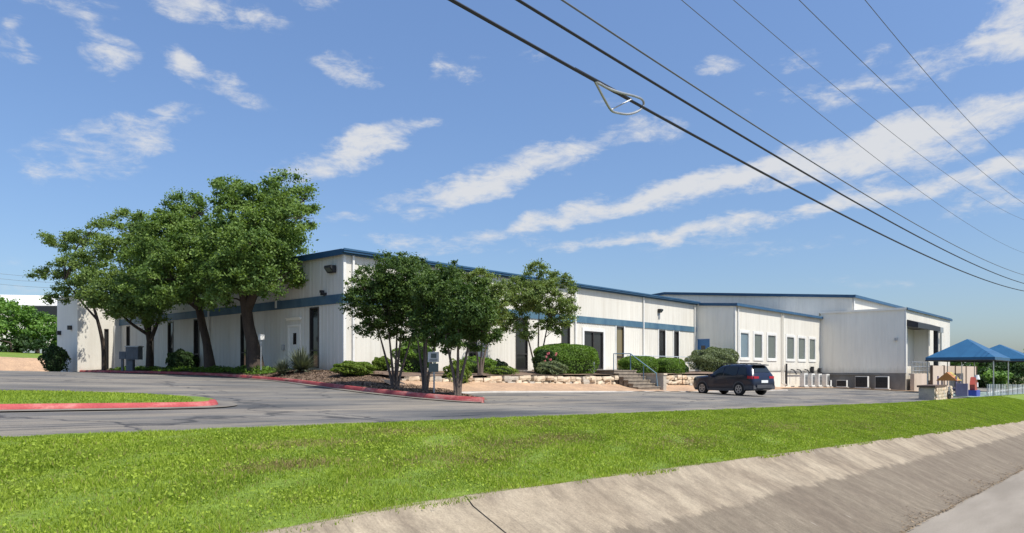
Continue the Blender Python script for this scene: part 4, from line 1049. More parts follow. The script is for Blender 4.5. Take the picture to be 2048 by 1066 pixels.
myrtle('open airy tree with pale leaves above the large clipped hedge', 1075, 742, 40.5, [(-.45, 3.0, .1), (.05, 3.4, .1), (.35, 3.0, -.1)],
       [(1078, 560, 34), (1040, 575, 32), (1118, 568, 30), (1015, 600, 26), (1060, 605, 36), (1108, 612, 34), (1140, 608, 20), (1038, 640, 24), (1092, 645, 22), (1075, 535, 16), (1130, 640, 18), (1020, 570, 20), (1145, 575, 14), (1010, 650, 20), (1050, 662, 20), (1110, 655, 18), (1085, 590, 36, -.8), (1050, 590, 32, -.8)], 44000, 45, 'myrtlepale', .115, group=None, gap=.2, per=40, csize=.3)

# ------------------------------------------------------------------ hedges and shrubs
def shrub(name, label, c, rx, ry, h, leafm, size, n, seed, boxy=2.0, group=None, cat='shrub', lump=.06, rot=0, stems=True):
    """superellipsoid shrub standing on c; boxy 2 = round, larger = clipped square"""
    rng = np.random.default_rng(seed); c = np.array(c, float)
    t = thing(name, label, cat, c, group)
    d = rng.normal(size=(n, 3)); d[:, 2] = np.abs(d[:, 2]) * rng.choice([1, 1, 1, -1], n); d /= np.linalg.norm(d, axis=1)[:, None]
    r = (np.abs(d[:, 0]) ** boxy + np.abs(d[:, 1]) ** boxy + np.abs(d[:, 2]) ** boxy) ** (-1 / boxy)
    ph = rng.uniform(0, 6, 6)
    lm = 1 + lump * (np.sin(d[:, 0] * 5 + ph[0]) * np.sin(d[:, 1] * 6 + ph[1]) + .7 * np.sin(d[:, 2] * 8 + ph[2] + d[:, 0] * 7)) 
    k = 1 - np.abs(rng.normal(0, .05, n))
    ca, sa = math.cos(rot), math.sin(rot)
    P = d * (r * k * lm)[:, None] * np.array([rx, ry, h / 2])
    P = np.stack([P[:, 0] * ca - P[:, 1] * sa, P[:, 0] * sa + P[:, 1] * ca, P[:, 2]], -1)
    W = c + np.array([0, 0, h / 2]) + P
    V = leaves_at(W, d, size, rng, .6, .3)
    tint = np.clip(.2 + .3 * (lm - 1) / max(lump, .01) * .3 + .6 * rng.random(n), 0, 1)
    quads('foliage', V, leafm, t, tint)
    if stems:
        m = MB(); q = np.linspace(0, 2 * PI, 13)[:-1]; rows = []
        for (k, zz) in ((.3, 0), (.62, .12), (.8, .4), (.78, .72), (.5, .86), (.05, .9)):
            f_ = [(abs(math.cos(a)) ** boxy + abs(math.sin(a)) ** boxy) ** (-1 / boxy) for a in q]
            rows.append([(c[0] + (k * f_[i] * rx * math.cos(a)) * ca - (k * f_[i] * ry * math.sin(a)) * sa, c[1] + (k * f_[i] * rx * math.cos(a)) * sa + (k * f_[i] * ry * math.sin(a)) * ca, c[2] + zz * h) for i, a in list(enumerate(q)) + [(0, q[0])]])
        m.grid(np.array(rows)).build('dark_core', 'core', t, smooth=True)  # solid core, its dark colour stands for shade inside the foliage
    return t
def gz(x, y): return float(-.26 + .2 * np.clip((y - 23) / 5, 0, 1))
shrub('hedge', 'largest clipped green hedge on the terrace left of the steps', (32.8, 24.75, -.35), 2.15, .95, 1.8, 'hedge', .075, 26000, 51, 3.6, 'clipped hedges on the terrace', 'hedge', .035, R(-8))
shrub('hedge', 'clipped hedge right of the steps, left one of the pair', (40.9, 25.0, -.4), 1.75, .8, 1.3, 'hedge', .075, 13000, 52, 3.2, 'clipped hedges on the terrace', 'hedge', .03)
shrub('hedge', 'dark squarish clipped hedge right of the steps, right one of the pair', (43.9, 24.5, -.5), 1.2, .85, 1.32, 'hedge', .075, 10000, 53, 4.0, 'clipped hedges on the terrace', 'hedge', .03)
shrub('sage_shrub', 'big round grey-green shrub behind the parked car', (54.7, 26.4, -.45), 2.9, 1.4, 2.15, 'sage', .11, 15000, 54, 2.5, lump=.12)
shrub('dark_shrub', 'small dark shrub at the foot of the wall left of the car', (47.0, 25.2, -.4), .6, .5, .75, 'bgdark', .09, 3000, 55, lump=.15)
def bedpt(x, y): return (x, y, float(bed_z(x, y)) - .03)
shrub('lime_shrub', 'low yellow-green shrub on mulch by the red kerb', bedpt(19.4, 26.3), .95, .75, .62, 'lime', .08, 6500, 56, 2.2, lump=.12)
shrub('lime_shrub', 'small round yellow-green shrub against the wall beside the downspout', bedpt(22.8, 28.7), .5, .45, .72, 'lime', .075, 3600, 57, 2.0, lump=.12)
shrub('tall_shrub', 'tall loose green shrub behind the dark myrtles', (23.5, 27.0, -.25), 1.0, .8, 1.7, 'hedge', .10, 6500, 58, 2.0, lump=.22)
shrub('weeping_shrub', 'pale green shrub spilling over the stone wall', (22.4, 22.9, -.75), .62, .5, 1.15, 'lime', .09, 3600, 59, 2.0, lump=.2)
shrub('terrace_shrub', 'low dark shrub on the terrace behind the sign', (26.9, 26.2, -.25), 1.2, .8, .9, 'hedge', .09, 4200, 60, 2.0, lump=.2)
shrub('flower_shrub', 'olive shrub with pink flowers before the large hedge', (30.1, 23.7, -.32), 1.0, .6, .75, 'sage', .085, 4200, 61, 2.0, lump=.2)
shrub('agave_shrub', 'small blue-grey shrub against the streaked wall', (31.3, 28.6, -.1), .5, .4, .65, 'sage', .12, 1400, 62, 2.0, lump=.25)
shrub('rose_shrub', 'dark rose bush at the left end of the large hedge', (30.9, 24.7, -.3), .8, .6, 1.4, 'bgdark', .085, 5200, 63, 2.2, lump=.15)
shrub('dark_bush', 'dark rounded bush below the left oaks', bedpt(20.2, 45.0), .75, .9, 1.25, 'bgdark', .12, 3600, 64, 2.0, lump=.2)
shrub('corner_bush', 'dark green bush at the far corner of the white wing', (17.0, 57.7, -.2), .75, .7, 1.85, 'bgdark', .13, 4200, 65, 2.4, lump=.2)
shrub('low_shrub', 'low spreading green shrub right of the tall shrub', (26.6, 24.1, -.3), .9, .5, .45, 'lime', .08, 2400, 66, 2.0, lump=.25)
r_ = np.random.default_rng(4)
fl = thing('rose_flowers', 'pink roses in bloom on the dark bush', 'flowers', (30.5, 24, .6))
for k in range(9):
    p = np.array([30.2 + r_.uniform(-.3, .8), 24.05 + r_.uniform(-.12, .1), .2 + r_.uniform(0, .7)])
    m = MB(); pp_ = []
    for j in range(6):
        a = j * PI / 3; d1 = np.array([math.cos(a), .3, math.sin(a)]); d2 = np.array([math.cos(a + .9), .3, math.sin(a + .9)])
        m.add([p - (0, .05, 0), p + d1 * .06 - (0, .05, 0), p + (d1 + d2) * .05, p + d2 * .06 - (0, .06, 0)], [(0, 1, 2, 3)])
    m.build('flower', 'flower', fl)
# groundcover under the oaks (nobody could count the leaves)
rng = np.random.default_rng(70)
n = 15000
gy_ = rng.uniform(33.2, 54, n); gx_ = 19.1 + rng.beta(1.2, 1.4, n) * 1.7
hgt = .05 + .28 * np.abs(np.sin(gy_ * 1.3) * np.sin(gx_ * 2.2 + gy_ * .6)) * rng.random(n)
P = np.stack([gx_, gy_, bed_z(gx_, gy_) + hgt], -1)
o = quads('groundcover', leaves_at(P, np.tile([0, 0, 1.0], (n, 1)), .11, rng), 'hedge', None, np.clip(rng.random(n) * .8, 0, 1)); tag(o, 'low leafy ground cover below the oaks', 'ground cover', kind='stuff')
# yucca rosette
def yucca(label, base, h, n, seed, spread=1.0):
    rng = np.random.default_rng(seed); base = np.array(base); t = thing('yucca', label, 'plant', base)
    V = []
    for k in range(n):
        a = rng.uniform(0, 2 * PI); e = rng.uniform(.15, 1.45); L_ = h * rng.uniform(.75, 1.1)
        d = np.array([math.cos(a) * math.cos(e) * spread, math.sin(a) * math.cos(e) * spread, math.sin(e)]); sd_ = np.array([-math.sin(a), math.cos(a), 0]) * .022
        b = base + np.array([math.cos(a), math.sin(a), 0]) * .08 + np.array([0, 0, .1]); tip = base + d * L_ - np.array([0, 0, .18 * L_ * math.cos(e)])
        mid = base + d * L_ * .55; V.append([b - sd_, b + sd_, mid + sd_, mid - sd_]); V.append([mid - sd_, mid + sd_, tip + sd_ * .1, tip - sd_ * .1])
    V = np.array(V); quads('leaf_rosette', V, 'yucca', t, np.repeat(rng.random(n), 2))
    m = MB(); m.tube([base - (0, 0, .1), base + (0, 0, .25)], [.12, .1], 8); m.build('stem', 'bark', t)
    return t
yucca('spiky grey-green yucca on mulch left of the building corner', bedpt(19.9, 31.3), 1.35, 420, 71)
yucca('smaller spiky yucca at the kerb below the narrow window', bedpt(19.3, 32.0), .9, 220, 72)
yucca('small blue-green spiky plant against the wall behind the stone terrace', (30.2, 28.4, -.12), .7, 130, 73)
# mulch chips (stuff)
n = 26000
yy = rng.uniform(15, 56, n); kx = np.interp(yy, KL[::-1, 1], KL[::-1, 0]); wid = np.where(yy > 29.4, X0 - kx - .25, np.interp(yy, [14.4, 18.8, 23.2, 29.5], [.4, 2.6, 3.2, 3.3])); xx = kx + .2 + rng.random(n) * wid
P = np.stack([xx, yy, bed_z(xx, yy) + .015], -1)
MAT['chips'] = leaf_mat('mulch_chip', (.07, .045, .03), (.26, .18, .12), 0.0, .9)
o = quads('mulch_chips', leaves_at(P, np.tile([0, 0, 1.0], (n, 1)), .10, rng, .4, 1.0, .5), 'chips', None, rng.random(n)); tag(o, 'loose bark mulch chips in the planting bed', 'mulch', kind='stuff')

# ------------------------------------------------------------------ sign, mailbox cluster, small post
sp_ = at(868, 789, 23.0); zs_ = float(bed_z(sp_[0], sp_[1]))
sg = thing('notice_sign', 'small white notice sign on a thin post between the myrtles', 'sign', (sp_[0], sp_[1], zs_))
m = MB(); m.tube([(sp_[0], sp_[1], zs_ - .2), (sp_[0], sp_[1], at(868, 702, 23)[2])], .028, 6); m.build('post', 'galv', sg)
def plate(name, x0, y0, x1, y1, D, mt_, th=.02, parent=sg, fwd=-.04):
    a = at(x0, y0, D) + FW * fwd; b = at(x1, y0, D) + FW * fwd; c = at(x1, y1, D) + FW * fwd; d = at(x0, y1, D) + FW * fwd
    return MB().prism([d, c, b, a], FW * th).build(name, mt_, parent)
MAT['signwhite'] = mat('sign_white', (.62, .64, .62), (.56, .58, .56), 4, .5)
MAT['signgreen'] = mat('sign_dark', (.10, .13, .12), (.13, .16, .15), 4, .6)
p1 = plate('plate', 856, 704, 878, 724, 23.0, 'signwhite')
plate('dark_panel', 862, 707, 873, 716, 23.0, 'signgreen', .006, p1, -.048)
plate('lower_plate', 858, 727, 877, 744, 23.0, 'signgreen')
for k in range(3): plate('print_line', 859, 718 + k * 1.9, 875, 718.9 + k * 1.9, 23.0, 'mail', .006, p1, -.048)
mp = at(258, 745, 44.0); zm = float(bed_z(mp[0], mp[1]))
mbx = thing('mailbox_cluster', 'grey cluster of mailboxes on pedestals below the leftmost oak', 'mailbox', (mp[0], mp[1], zm))
def box_px(name, x0, y0, x1, y1, D, dep, m, parent):
    return MB().prism([at(x0, y1, D), at(x1, y1, D), at(x1, y0, D), at(x0, y0, D)], FW * dep).build(name, m, parent)
b1 = box_px('mailbox', 251, 694, 276, 719, 43.8, .55, 'mail', mbx); box_px('mailbox', 238, 703, 250.5, 718, 43.9, .45, 'mail', mbx)
box_px('roof_cap', 249, 691.5, 277, 693.8, 43.75, .62, 'galv', mbx)
for k in range(3):
    for j in range(4): box_px('small_door', 253 + k * 7.6, 696.2 + j * 5.5, 259.6 + k * 7.6, 700.6 + j * 5.5, 43.785, .012, 'galv' if False else 'mail', b1)
box_px('pedestal', 252, 719.2, 265, 742, 43.95, .3, 'mail', mbx); box_px('pedestal', 242, 718.2, 246, 742, 44.0, .12, 'mail', mbx)
wp = at(522, 736, 37.2)
m = MB(); m.tube([(wp[0], wp[1], .0), (wp[0], wp[1], 1.55)], .03, 6); lt = thing('utility_post', 'white capped meter on a thin post beside the tallest oak', 'post', (wp[0], wp[1], 0)); m.build('post', 'galv', lt)
m = MB(); m.prism([(wp[0] - .1, wp[1] - .1, 1.55), (wp[0] + .12, wp[1] - .1, 1.55), (wp[0] + .12, wp[1] + .1, 1.55), (wp[0] - .1, wp[1] + .1, 1.55)], (0.02, 0, .28)); m.build('cap', 'trim', lt)

# ------------------------------------------------------------------ overhead lines
WY_ = 7.0
def wire(name, label, pts, r, m, group, y=WY_):
    # fitted catenary through the measured points, run on beyond the frame at both ends
    P = np.array(pts); co = np.polyfit(P[:, 0], P[:, 1], 2)
    xs = np.concatenate([np.linspace(P[0, 0] - 14, 30, 26), np.linspace(32, 78, 24)])
    pp = [(x, y, float(np.polyval(co, x))) for x in xs]
    b = MB(); b.tube(pp, r, 6); o = b.build(name, m, smooth=True); tag(o, label, 'cable', group); return pp
GW = 'overhead cables along the street'
c1 = wire('overhead_cable', 'lowest thick black overhead cable carrying the metal loop', [(6.7, 4.93), (11.6, 4.86), (16.55, 4.77), (25, 4.61), (35.4, 4.84), (65.3, 5.84)], .026, 'cable', GW)
wire('overhead_cable', 'thick black overhead cable just above the lowest one', [(8.08, 5.45), (11.1, 5.42), (17.8, 5.35), (25, 5.27), (38.4, 5.47), (65.3, 6.4)], .024, 'cable', GW)
wire('overhead_cable', 'grey overhead cable above the two thick black ones', [(9.1, 5.85), (12.8, 5.84), (18.7, 5.74), (25, 5.74), (65.3, 7.03)], .016, 'cablegrey', GW)
wire('power_line', 'thin power line, lowest of the four thin ones', [(13.0, 7.35), (17.8, 7.29), (26.3, 7.21), (38.4, 7.34), (65.3, 8.66)], .008, 'cablegrey', 'thin power lines')
wire('power_line', 'thin power line, second lowest of the four thin ones', [(15.6, 8.33), (20.9, 8.34), (28.5, 8.48), (42.6, 9.3), (65.3, 11.1)], .008, 'cablegrey', 'thin power lines')
wire('power_line', 'thin power line, second highest of the four thin ones', [(19.5, 9.81), (25, 10.02), (34.9, 10.34), (49.8, 11.15), (65.3, 12.32)], .011, 'cablegrey', 'thin power lines')
wire('power_line', 'thin power line, highest of the four thin ones', [(25.3, 12.06), (32.8, 12.41), (43.4, 12.74), (65.3, 14.46)], .013, 'cablegrey', 'thin power lines')
def onw(x, y, dy=0):
    d = FW + RT * ((x - 1024) / 1450) + np.array([0, 0, (740 - y) / 1450]); return d * ((WY_ + dy) / d[1])
lp = thing('cable_loop_bracket', 'silver teardrop cable storage loop hanging on the lowest cable', 'bracket', tuple(onw(1240, 200)))
m = MB(); pts = [onw(1190, 163), onw(1199, 180, .01), onw(1208, 197, .02), onw(1222, 220, .05), onw(1236, 226, .06), onw(1258, 228, .05), onw(1278, 221, .02), onw(1287, 209, 0), onw(1284, 199, -.05), onw(1268, 192, -.1), onw(1240, 185, -.1), onw(1215, 176, -.05), onw(1190, 162, 0)]
m.tube(smooth3(pts), .021, 8); m.build('loop', 'galv', lp, smooth=True)
m = MB(); m.tube([onw(1223, 219, .05), onw(1262, 199, -.02)], .013, 6); m.build('brace', 'galv', lp)
m = MB(); m.tube([onw(1150, 137), onw(1196, 164, 0), onw(1230, 183, 0), onw(1262, 199, 0)], [.02, .034, .036, .02], 8); m.build('cable_tie', 'cable', lp, smooth=True)

# ------------------------------------------------------------------ shade canopies and playground
def hip_canopy(label, c, rx, ry, zb, ze, zp, ridge=.0, rot=0):
    c = np.array(c, float); t = thing('shade_canopy', label, 'canopy', (c[0], c[1], zb), 'blue shade canopies')
    def W(x, y, z): return (c[0] + x * math.cos(rot) - y * math.sin(rot), c[1] + x * math.sin(rot) + y * math.cos(rot), z)
    m = MB(); q = [W(-rx, -ry, ze), W(rx, -ry, ze), W(rx, ry, ze), W(-rx, ry, ze)]; q2 = [(p[0], p[1], ze + .3) for p in q]; top = [W(-ridge, 0, zp), W(ridge, 0, zp)]
    m.add(q + q2 + top, [(0, 1, 5, 4), (1, 2, 6, 5), (2, 3, 7, 6), (3, 0, 4, 7), (4, 5, 9, 8), (6, 7, 8, 9), (5, 6, 9), (7, 4, 8)])
    m.build('fabric', 'canopy', t)
    f = MB()
    for a, b in ((0, 1), (1, 2), (2, 3), (3, 0)): f.tube([np.array(q[a]) + (0, 0, .03), np.array(q[b]) + (0, 0, .03)], .05, 6)
    f.build('frame', 'dark', t)
    for sx in (-1, 1):
        for sy in (-1, 1):
            p = W(sx * (rx - .12), sy * (ry - .12), 0); z0 = float(lot_z(p[0], max(p[1], 9.6))) - .1
            f = MB(); f.tube([(p[0], p[1], z0), (p[0], p[1], ze + .25)], .045, 8); f.build('post', 'galv', t)
    return t
k1 = at(1990, 716, 60); k2 = at(2062, 719, 76)
hip_canopy('blue hip-roofed shade canopy beside the beige fence', (k1[0] + 4.3, k1[1] + 2.55, 0), 4.3, 2.55, -2.2, k1[2] - .2, 2.75, .8, 0)
hip_canopy('blue shade canopy partly cut off by the right picture edge', (k2[0] + 4, k2[1] + 3.2, 0), 4.0, 3.2, -2.2, k2[2] - .2, 2.85, .6, 0)
pl = thing('stone_planter', 'low rough stone wall with dark coping below the blue canopy', 'wall', (52, 10.3, -1.9))
zb_ = float(lot_z(52.5, 10.3))
f = MB(); f.box(49.6, 52.7, 9.75, 10.6, zb_ - .2, zb_ + .80); f.build('wall_core', 'stone3', pl)
f = MB(); f.box(49.5, 52.8, 9.68, 10.68, zb_ + .81, zb_ + .93); f.build('coping', 'brown', pl)
for k in range(4):
    x = 49.6 + (k % 2) * .2
    while x < 52.6:
        L_ = rs.uniform(.3, .6); lay(pl, x + L_ / 2, 9.74, zb_ - .02 + k * .2, L_ * .95, .16, .19, rs); x += L_
st2 = thing('stone_pile', 'pale rough limestone wall between the canopy posts', 'wall', (54, 10.2, -1.9))
for k in range(4):
    x = 53.6
    while x < 56.4:
        L_ = rs.uniform(.3, .6); lay(st2, x + L_ / 2, 10.2 + rs.uniform(-.05, .05), lot_z(55, 10) + k * .21, L_ * .95, .4, .21, rs, 0, SM[:2] + SM[3:4]); x += L_
def toycol(n, c): MAT[n] = mat(n, c, tuple(v * .85 for v in c), 2, .4); return n
for n_, c_ in (('toy_orange', (.50, .20, .05)), ('toy_yellow', (.50, .38, .08)), ('toy_red', (.42, .08, .05)), ('toy_blue', (.05, .08, .40)), ('toy_purple', (.22, .19, .28)), ('toy_white', (.75, .75, .75))): toycol(n_, c_)
def gl(x, y): return float(lot_z(x, y)) + .05
# climbing frame with orange roof
t = thing('play_tower', 'small play tower with orange and yellow roof beyond the stone wall', 'playground', (64.0, 11.6, gl(64, 11.6)))
z = gl(64, 11.6)
for dx in (-.7, .7):
    for dy in (-.6, .6): f = MB(); f.tube([(64 + dx, 11.6 + dy, z), (64 + dx, 11.6 + dy, z + 1.5)], .06, 6); f.build('post', 'toy_purple', t)
f = MB(); f.prism([(63.1, 10.9, z + 1.15), (63.1, 12.3, z + 1.15), (63.1, 11.6, z + 1.8)], (1.0, 0, 0)); f.build('roof', 'toy_orange', t)
f = MB(); f.prism([(64.12, 10.9, z + 1.15), (64.12, 12.3, z + 1.15), (64.12, 11.6, z + 1.8)], (.9, 0, 0)); f.build('roof', 'toy_yellow', t)
f = MB(); f.box(63.3, 64.7, 10.95, 12.2, z + .5, z + .6); f.build('deck', 'toy_purple', t)
f = MB(); f.box(62.9, 63.2, 10.2, 10.9, z, z + .95); f.build('side_panel', 'toy_purple', t)
t = thing('spring_rider', 'red and white spring rider on a blue base', 'playground', (66.8, 10.4, gl(66.8, 10.4))); z = gl(66.8, 10.4)
f = MB(); f.prism([(66.0, 10.1, z), (67.6, 10.1, z), (67.6, 10.8, z), (66.0, 10.8, z)], (0, 0, .45)); f.build('base', 'toy_blue', t)
f = MB(); f.prism([(66.3, 10.25, z + .46), (67.3, 10.25, z + .46), (67.4, 10.25, z + 1.0), (67.0, 10.25, z + 1.5), (66.6, 10.25, z + 1.45), (66.2, 10.25, z + .9)], (0, .35, 0)); f.build('body', 'toy_red', t)
f = MB(); f.tube([(66.8, 10.2, z + 1.3), (66.8, 10.2, z + 1.65)], [.22, .14], 8); f.build('head', 'toy_white', t)
f = MB(); f.prism([(67.0, 10.2, z + .7), (67.5, 10.2, z + .7), (67.4, 10.2, z + 1.05), (67.05, 10.2, z + 1.05)], (0, .45, 0)); f.build('saddle', 'toy_white', t)
t = thing('picket_fence', 'white picket fence at the right edge of the playground', 'fence', (78, 9.2, -2.3))
for k, x in enumerate(np.arange(70, 94, .9)):
    z = gl(x, 9.9); f = MB(); f.box(x, x + .16, 9.95, 10.0, z, z + .95); f.build('picket', 'toy_white' if k % 4 else 'galv', t)
f = MB(); f.box(70, 94, 10.005, 10.04, gl(80, 10) + .35, gl(80, 10) + .45); f.build('rail', 'toy_white', t)
yr_ = thing('ride_on_toy', 'dark tricycle standing at the end of the stone wall', 'toy', (52.95, 9.7, gl(53, 9.7))); z = gl(53, 9.7)
for (dx, rr_) in ((0, .26), (.42, .2)):
    f = MB(); q = np.linspace(0, 2 * PI, 15); f.tube([(52.95 + dx + rr_ * math.cos(a) * .9, 9.62, z + rr_ + rr_ * .85 * math.sin(a)) for a in q], .05, 6); f.build('wheel', 'tyre', yr_)
f = MB(); f.tube([(52.95, 9.62, z + .3), (53.05, 9.62, z + .75), (53.25, 9.62, z + .5), (53.4, 9.62, z + .25)], .04, 6); f.build('frame', 'galv', yr_)

# ------------------------------------------------------------------ background
def far_tree(label, x, yb, D, bl, leafm, n, seed, size=.45, group='trees beyond the site', name='background_tree', th=.25):
    b = at(x, yb, D); b[2] = float(terrain(b[0], b[1])) - .1
    top = at(bl[0][0], bl[0][1], D)
    return tree(name, label, b, [([b, b * .5 + top * .5 + RT * .2, top], [th, th * .75, th * .4])], blobs_px(bl, D, rg, .85, 1.5), leafm, 'bark', size, n, per=2.2, csize=.8, group=group, seed=seed, limb=.07, twig=False)
far_tree('bright green tree at the left picture edge', -20, 700, 82, [(-15, 630, 45), (25, 640, 40), (15, 665, 30), (-45, 650, 40), (40, 660, 28)], 'bg', 9000, 81, .34)
far_tree('bright green tree left of the white wing', 75, 700, 84, [(65, 650, 36), (95, 655, 30), (60, 675, 24), (100, 680, 22), (40, 635, 22)], 'bg', 8000, 82, .34)
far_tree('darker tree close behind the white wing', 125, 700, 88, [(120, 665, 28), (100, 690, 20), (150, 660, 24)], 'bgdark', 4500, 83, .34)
far_tree('dark tree below the bright green one at the left edge', 20, 705, 80, [(20, 685, 22), (60, 690, 20), (-20, 685, 24)], 'bgdark', 4500, 84, .34)
fb = thing('warehouse', 'distant pale flat roof behind the trees at far left', 'building', tuple(at(40, 700, 120)))
f = MB(); a = at(-160, 610, 125); b = at(140, 606, 130); b[2] = a[2]; dv = FW * 20
f.prism([a - (0, 0, 7), b - (0, 0, 7), b, a], dv); f.build('wall', 'shadelift', fb)
f = MB(); f.prism([a + (0, 0, .01) - FW * .5, b + (0, 0, .01) - FW * .5, b + (0, 0, 2.3) + FW * 6, a + (0, 0, 2.3) + FW * 6], np.array([0, 0, .3])); f.build('roof', 'trim', fb)
f = MB(); c_ = at(60, 612, 124); f.prism([c_ - (0, 0, 2.2), c_ + RT * 9 - (0, 0, 2.2), c_ + RT * 9, c_], FW * .3 * -1); f.build('window_strip', 'glass', fb)
for i, (yy_, dy) in enumerate(((546, 0), (556, 1), (567, 2))):
    p0 = at(-160, yy_ - 18, 95 + dy); p1 = at(210, yy_ + 12, 110 + dy); mid = (p0 + p1) / 2 - (0, 0, .5)
    f = MB(); f.tube(smooth3([p0, mid, p1]), .02, 5); o = f.build('far_wire', 'cablegrey'); tag(o, ('upper', 'middle', 'lower')[i] + ' faint wire crossing behind the leftmost tree', 'cable', 'faint wires at far left')
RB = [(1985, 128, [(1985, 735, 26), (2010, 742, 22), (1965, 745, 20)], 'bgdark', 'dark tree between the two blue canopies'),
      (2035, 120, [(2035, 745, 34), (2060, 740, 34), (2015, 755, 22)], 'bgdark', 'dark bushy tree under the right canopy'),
      (1948, 135, [(1948, 738, 20), (1965, 730, 18), (1935, 745, 16)], 'bg', 'green tree just right of the beige fence'),
      (2070, 140, [(2050, 712, 16), (2075, 715, 26), (2090, 735, 34)], 'bg', 'tree whose top shows above the right canopy'),
      (2000, 110, [(2000, 752, 18), (1985, 758, 14), (2012, 760, 12)], 'bg', 'light green shrubby tree behind the playground'),
      (1965, 112, [(1965, 758, 18), (1948, 764, 14), (1980, 765, 14)], 'bgdark', 'low dark tree behind the play tower')]
for i, (x, D, bl, lm_, lb) in enumerate(RB):
    far_tree(lb, x, 770, D, bl, lm_, 4200, 90 + i, .42)
rr2 = random.Random(9)
# a far belt of trees that closes the horizon (one mass)
rng = np.random.default_rng(99); PB = []
for k in range(260):
    a = rng.uniform(-.9, .95); D = rng.uniform(240, 420)
    c = FW * D + RT * math.tan(a) * D; c[2] = float(terrain(c[0], c[1])) + 1
    m_ = 110; q = rng.normal(size=(m_, 3)); q /= np.linalg.norm(q, axis=1)[:, None]
    PB.append(c + q * np.array([7, 7, 4.5]) * rng.uniform(.6, 1, (m_, 1)) + np.array([0, 0, 2.0]))
PB = np.vstack(PB)
o = quads('distant_wood', leaves_at(PB, np.tile([0, 0, .6], (len(PB), 1)), 2.2, rng, .8), 'bgdark', None, rng.random(len(PB))); tag(o, 'far belt of trees on the horizon', 'trees', kind='stuff')

# ------------------------------------------------------------------ grass blades
def grass(name, label, n, sampler, zf, hmin, hmax, seed):
    rng = np.random.default_rng(seed); x, y = sampler(n, rng); n = len(x)
    d = np.sqrt(x * x + y * y)
    z = zf(x, y)
    if name == 'verge_grass' or name == 'dry_grass': y = warp(x, y)
    def wn(f, sd, m=14):
        q = np.random.default_rng(sd); a_ = q.uniform(0, 2 * PI, m); k_2 = f * q.uniform(.5, 1.6, m); p_ = q.uniform(0, 6.3, m)
        v = sum(np.sin(k_2[i] * (x * math.cos(a_[i]) + y * math.sin(a_[i])) + p_[i]) for i in range(m)); return np.clip(.5 + v / (2.2 * math.sqrt(m)), 0, 1)
    patch = wn(3.2, 1); fine = wn(11.0, 2)
    h = (hmin + (hmax - hmin) * rng.random(n)) * (.65 + .5 * patch * fine + .2 * fine)
    w = .0035 * np.clip(d / 6, 1, 5) * rng.uniform(.8, 1.7, n) 
    a = rng.uniform(0, 2 * PI, n); lean = rng.normal(0, .55, (n, 2)) * h[:, None]
    sx, sy = np.cos(a) * w, np.sin(a) * w
    V = np.zeros((n, 3, 3))
    V[:, 0] = np.stack([x - sx, y - sy, z - .01], -1); V[:, 1] = np.stack([x + sx, y + sy, z - .01], -1)
    V[:, 2] = np.stack([x + lean[:, 0], y + lean[:, 1], z + h], -1)
    big = wn(1.1, 3)
    tint = np.clip(-.02 + .34 * patch + .32 * fine + .16 * big + rng.normal(0, .2, n), 0, 1)
    o = quads(name, V, 'grassblade', None, tint, 3); tag(o, label, 'grass', kind='stuff'); return o
def samp_verge(n, rng):
    # denser near the camera
    u = rng.random(n); x = -2 + 75 * u ** 2.1; y = YA - .06 + (YL - YA + .18) * rng.random(n); j = rng.random(n) < .03; y = np.where(j, YA - np.abs(rng.normal(0, .07, n)) * (.5 + .5 * np.sin(x * 2.3) * np.sin(x * .9)), y)
    q = np.random.default_rng(8); bare = sum(np.sin(q.uniform(1.5, 6) * (x * math.cos(t_) + y * math.sin(t_)) + q.uniform(0, 6)) for t_ in q.uniform(0, 6.3, 9)) / 4.2
    k = rng.random(n) > np.clip((bare - .85) * 2.0, 0, .8); return x[k], y[k]
grass('verge_grass', 'bright green mown grass between the street wall and the lot', 760000, samp_verge, lambda x, y: verge_z(x, np.minimum(y, YL)), .018, .055, 101)
MAT['dryblade'] = leaf_mat('dry_blade', (.20, .15, .06), (.42, .34, .17), .2, .8)
def samp_dry(n, rng):
    c = np.array([(6.5, 6.6, .5), (8.2, 7.2, .55), (9.6, 7.4, .4), (5.2, 8.0, .35), (12.2, 6.4, .6), (14.5, 7.9, .8), (18, 7.0, .7), (7.3, 8.6, .4), (23, 6.6, 1.0), (30, 7.5, 1.4), (40, 6.8, 2.0), (4.2, 7.0, .3), (10.5, 8.8, .5), (34, 6.2, 1.5)])
    i = rng.integers(0, len(c), n); x = c[i, 0] + rng.normal(0, 1, n) * c[i, 2] * 1.3; y = c[i, 1] + rng.normal(0, 1, n) * c[i, 2] * .45
    m = int(n * .45); x[:m] = -1 + 55 * rng.random(m) ** 1.8; y[:m] = YA + 4.2 * rng.random(m)
    k = (y > YA) & (y < YL); return x[k], y[k]
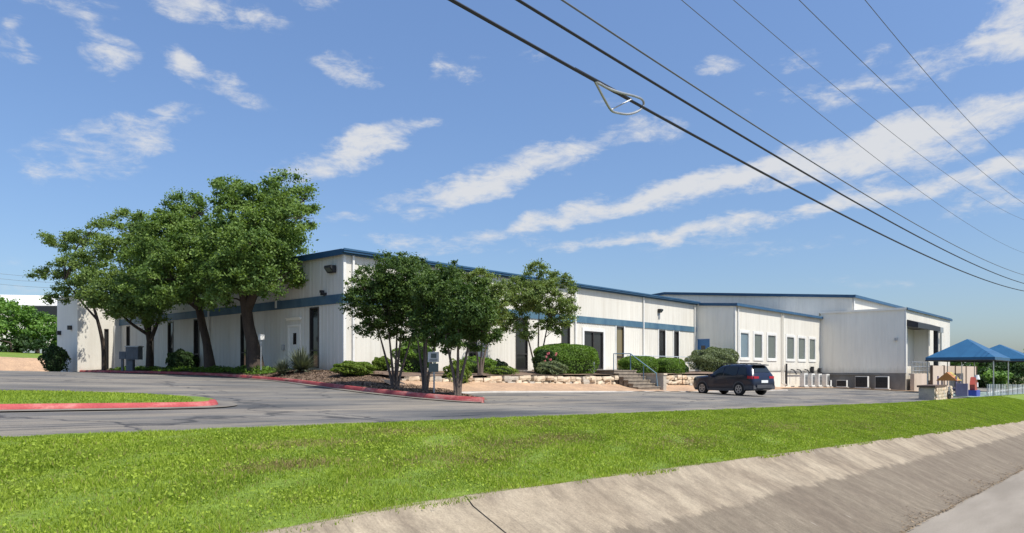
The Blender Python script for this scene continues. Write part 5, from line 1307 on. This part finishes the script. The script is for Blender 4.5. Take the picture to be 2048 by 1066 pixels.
o = grass('dry_grass', 'straw-coloured dry patches in the verge', 52000, samp_dry, lambda x, y: verge_z(x, np.minimum(y, YL)) + .004, .02, .05, 104); o.data.materials[0] = MAT['dryblade']
def samp_isl(n, rng):
    x = -14 + 21.3 * rng.random(n) ** .8; y = 14.3 + 4.8 * rng.random(n)
    k = (x < 7.4 - ((y - 16.0) / 2.3) ** 2 * 1.2 - .2); return x[k], y[k]
grass('island_grass', 'short grass on the traffic island', 70000, samp_isl, isl_z, .02, .05, 102)
# broad-leaved weeds in the verge
rng = np.random.default_rng(103); n = 42000
cx = -1 + 40 * rng.random(900) ** 1.8; cy = YA + .2 + 3.9 * rng.random(900); i = rng.integers(0, 900, n)
x = cx[i] + rng.normal(0, .16, n); y = np.clip(cy[i] + rng.normal(0, .16, n), YA + .02, YL)
P = np.stack([x, warp(x, y), verge_z(x, y) + .012 + .035 * rng.random(n)], -1)
V = leaves_at(P, np.tile([0, 0, 1.0], (n, 1)), .028, rng, .7, .6, 1.0)
o = quads('clover_weeds', V, 'grassblade', None, np.clip(.1 + .6 * rng.random(900)[i] + .25 * rng.random(n), 0, 1)); tag(o, 'clover and broad-leaved weeds among the grass', 'weeds', kind='stuff')
# dead leaves and grit in the gutter at the foot of the concrete slope
MAT['litter'] = leaf_mat('leaf_litter', (.10, .07, .045), (.32, .24, .15), 0.0, .9)
n = 3600; x = 2 + 40 * rng.random(n) ** 1.5; y = YR - .16 + np.abs(rng.normal(0, .13, n)) * (1 + .8 * np.sin(x * 1.9)); y = np.minimum(y, YR + .3)
zst = zr(x) + .10 - .0035 * (y + 2.2) ** 2
zap = za(x) + (zr(x) - za(x)) * np.interp(y, [YR - .10, YR + .02, 3.25], [1.0, .985, .885]) + .03
P = np.stack([x, y, np.maximum(zst, zap) + .012], -1)
o = quads('gutter_litter', leaves_at(P, np.tile([0, 0, 1.0], (n, 1)), .05, rng, .5, 1.5, .4), 'litter', None, rng.random(n)); tag(o, 'dead leaves and grit in the gutter', 'leaf litter', kind='stuff')
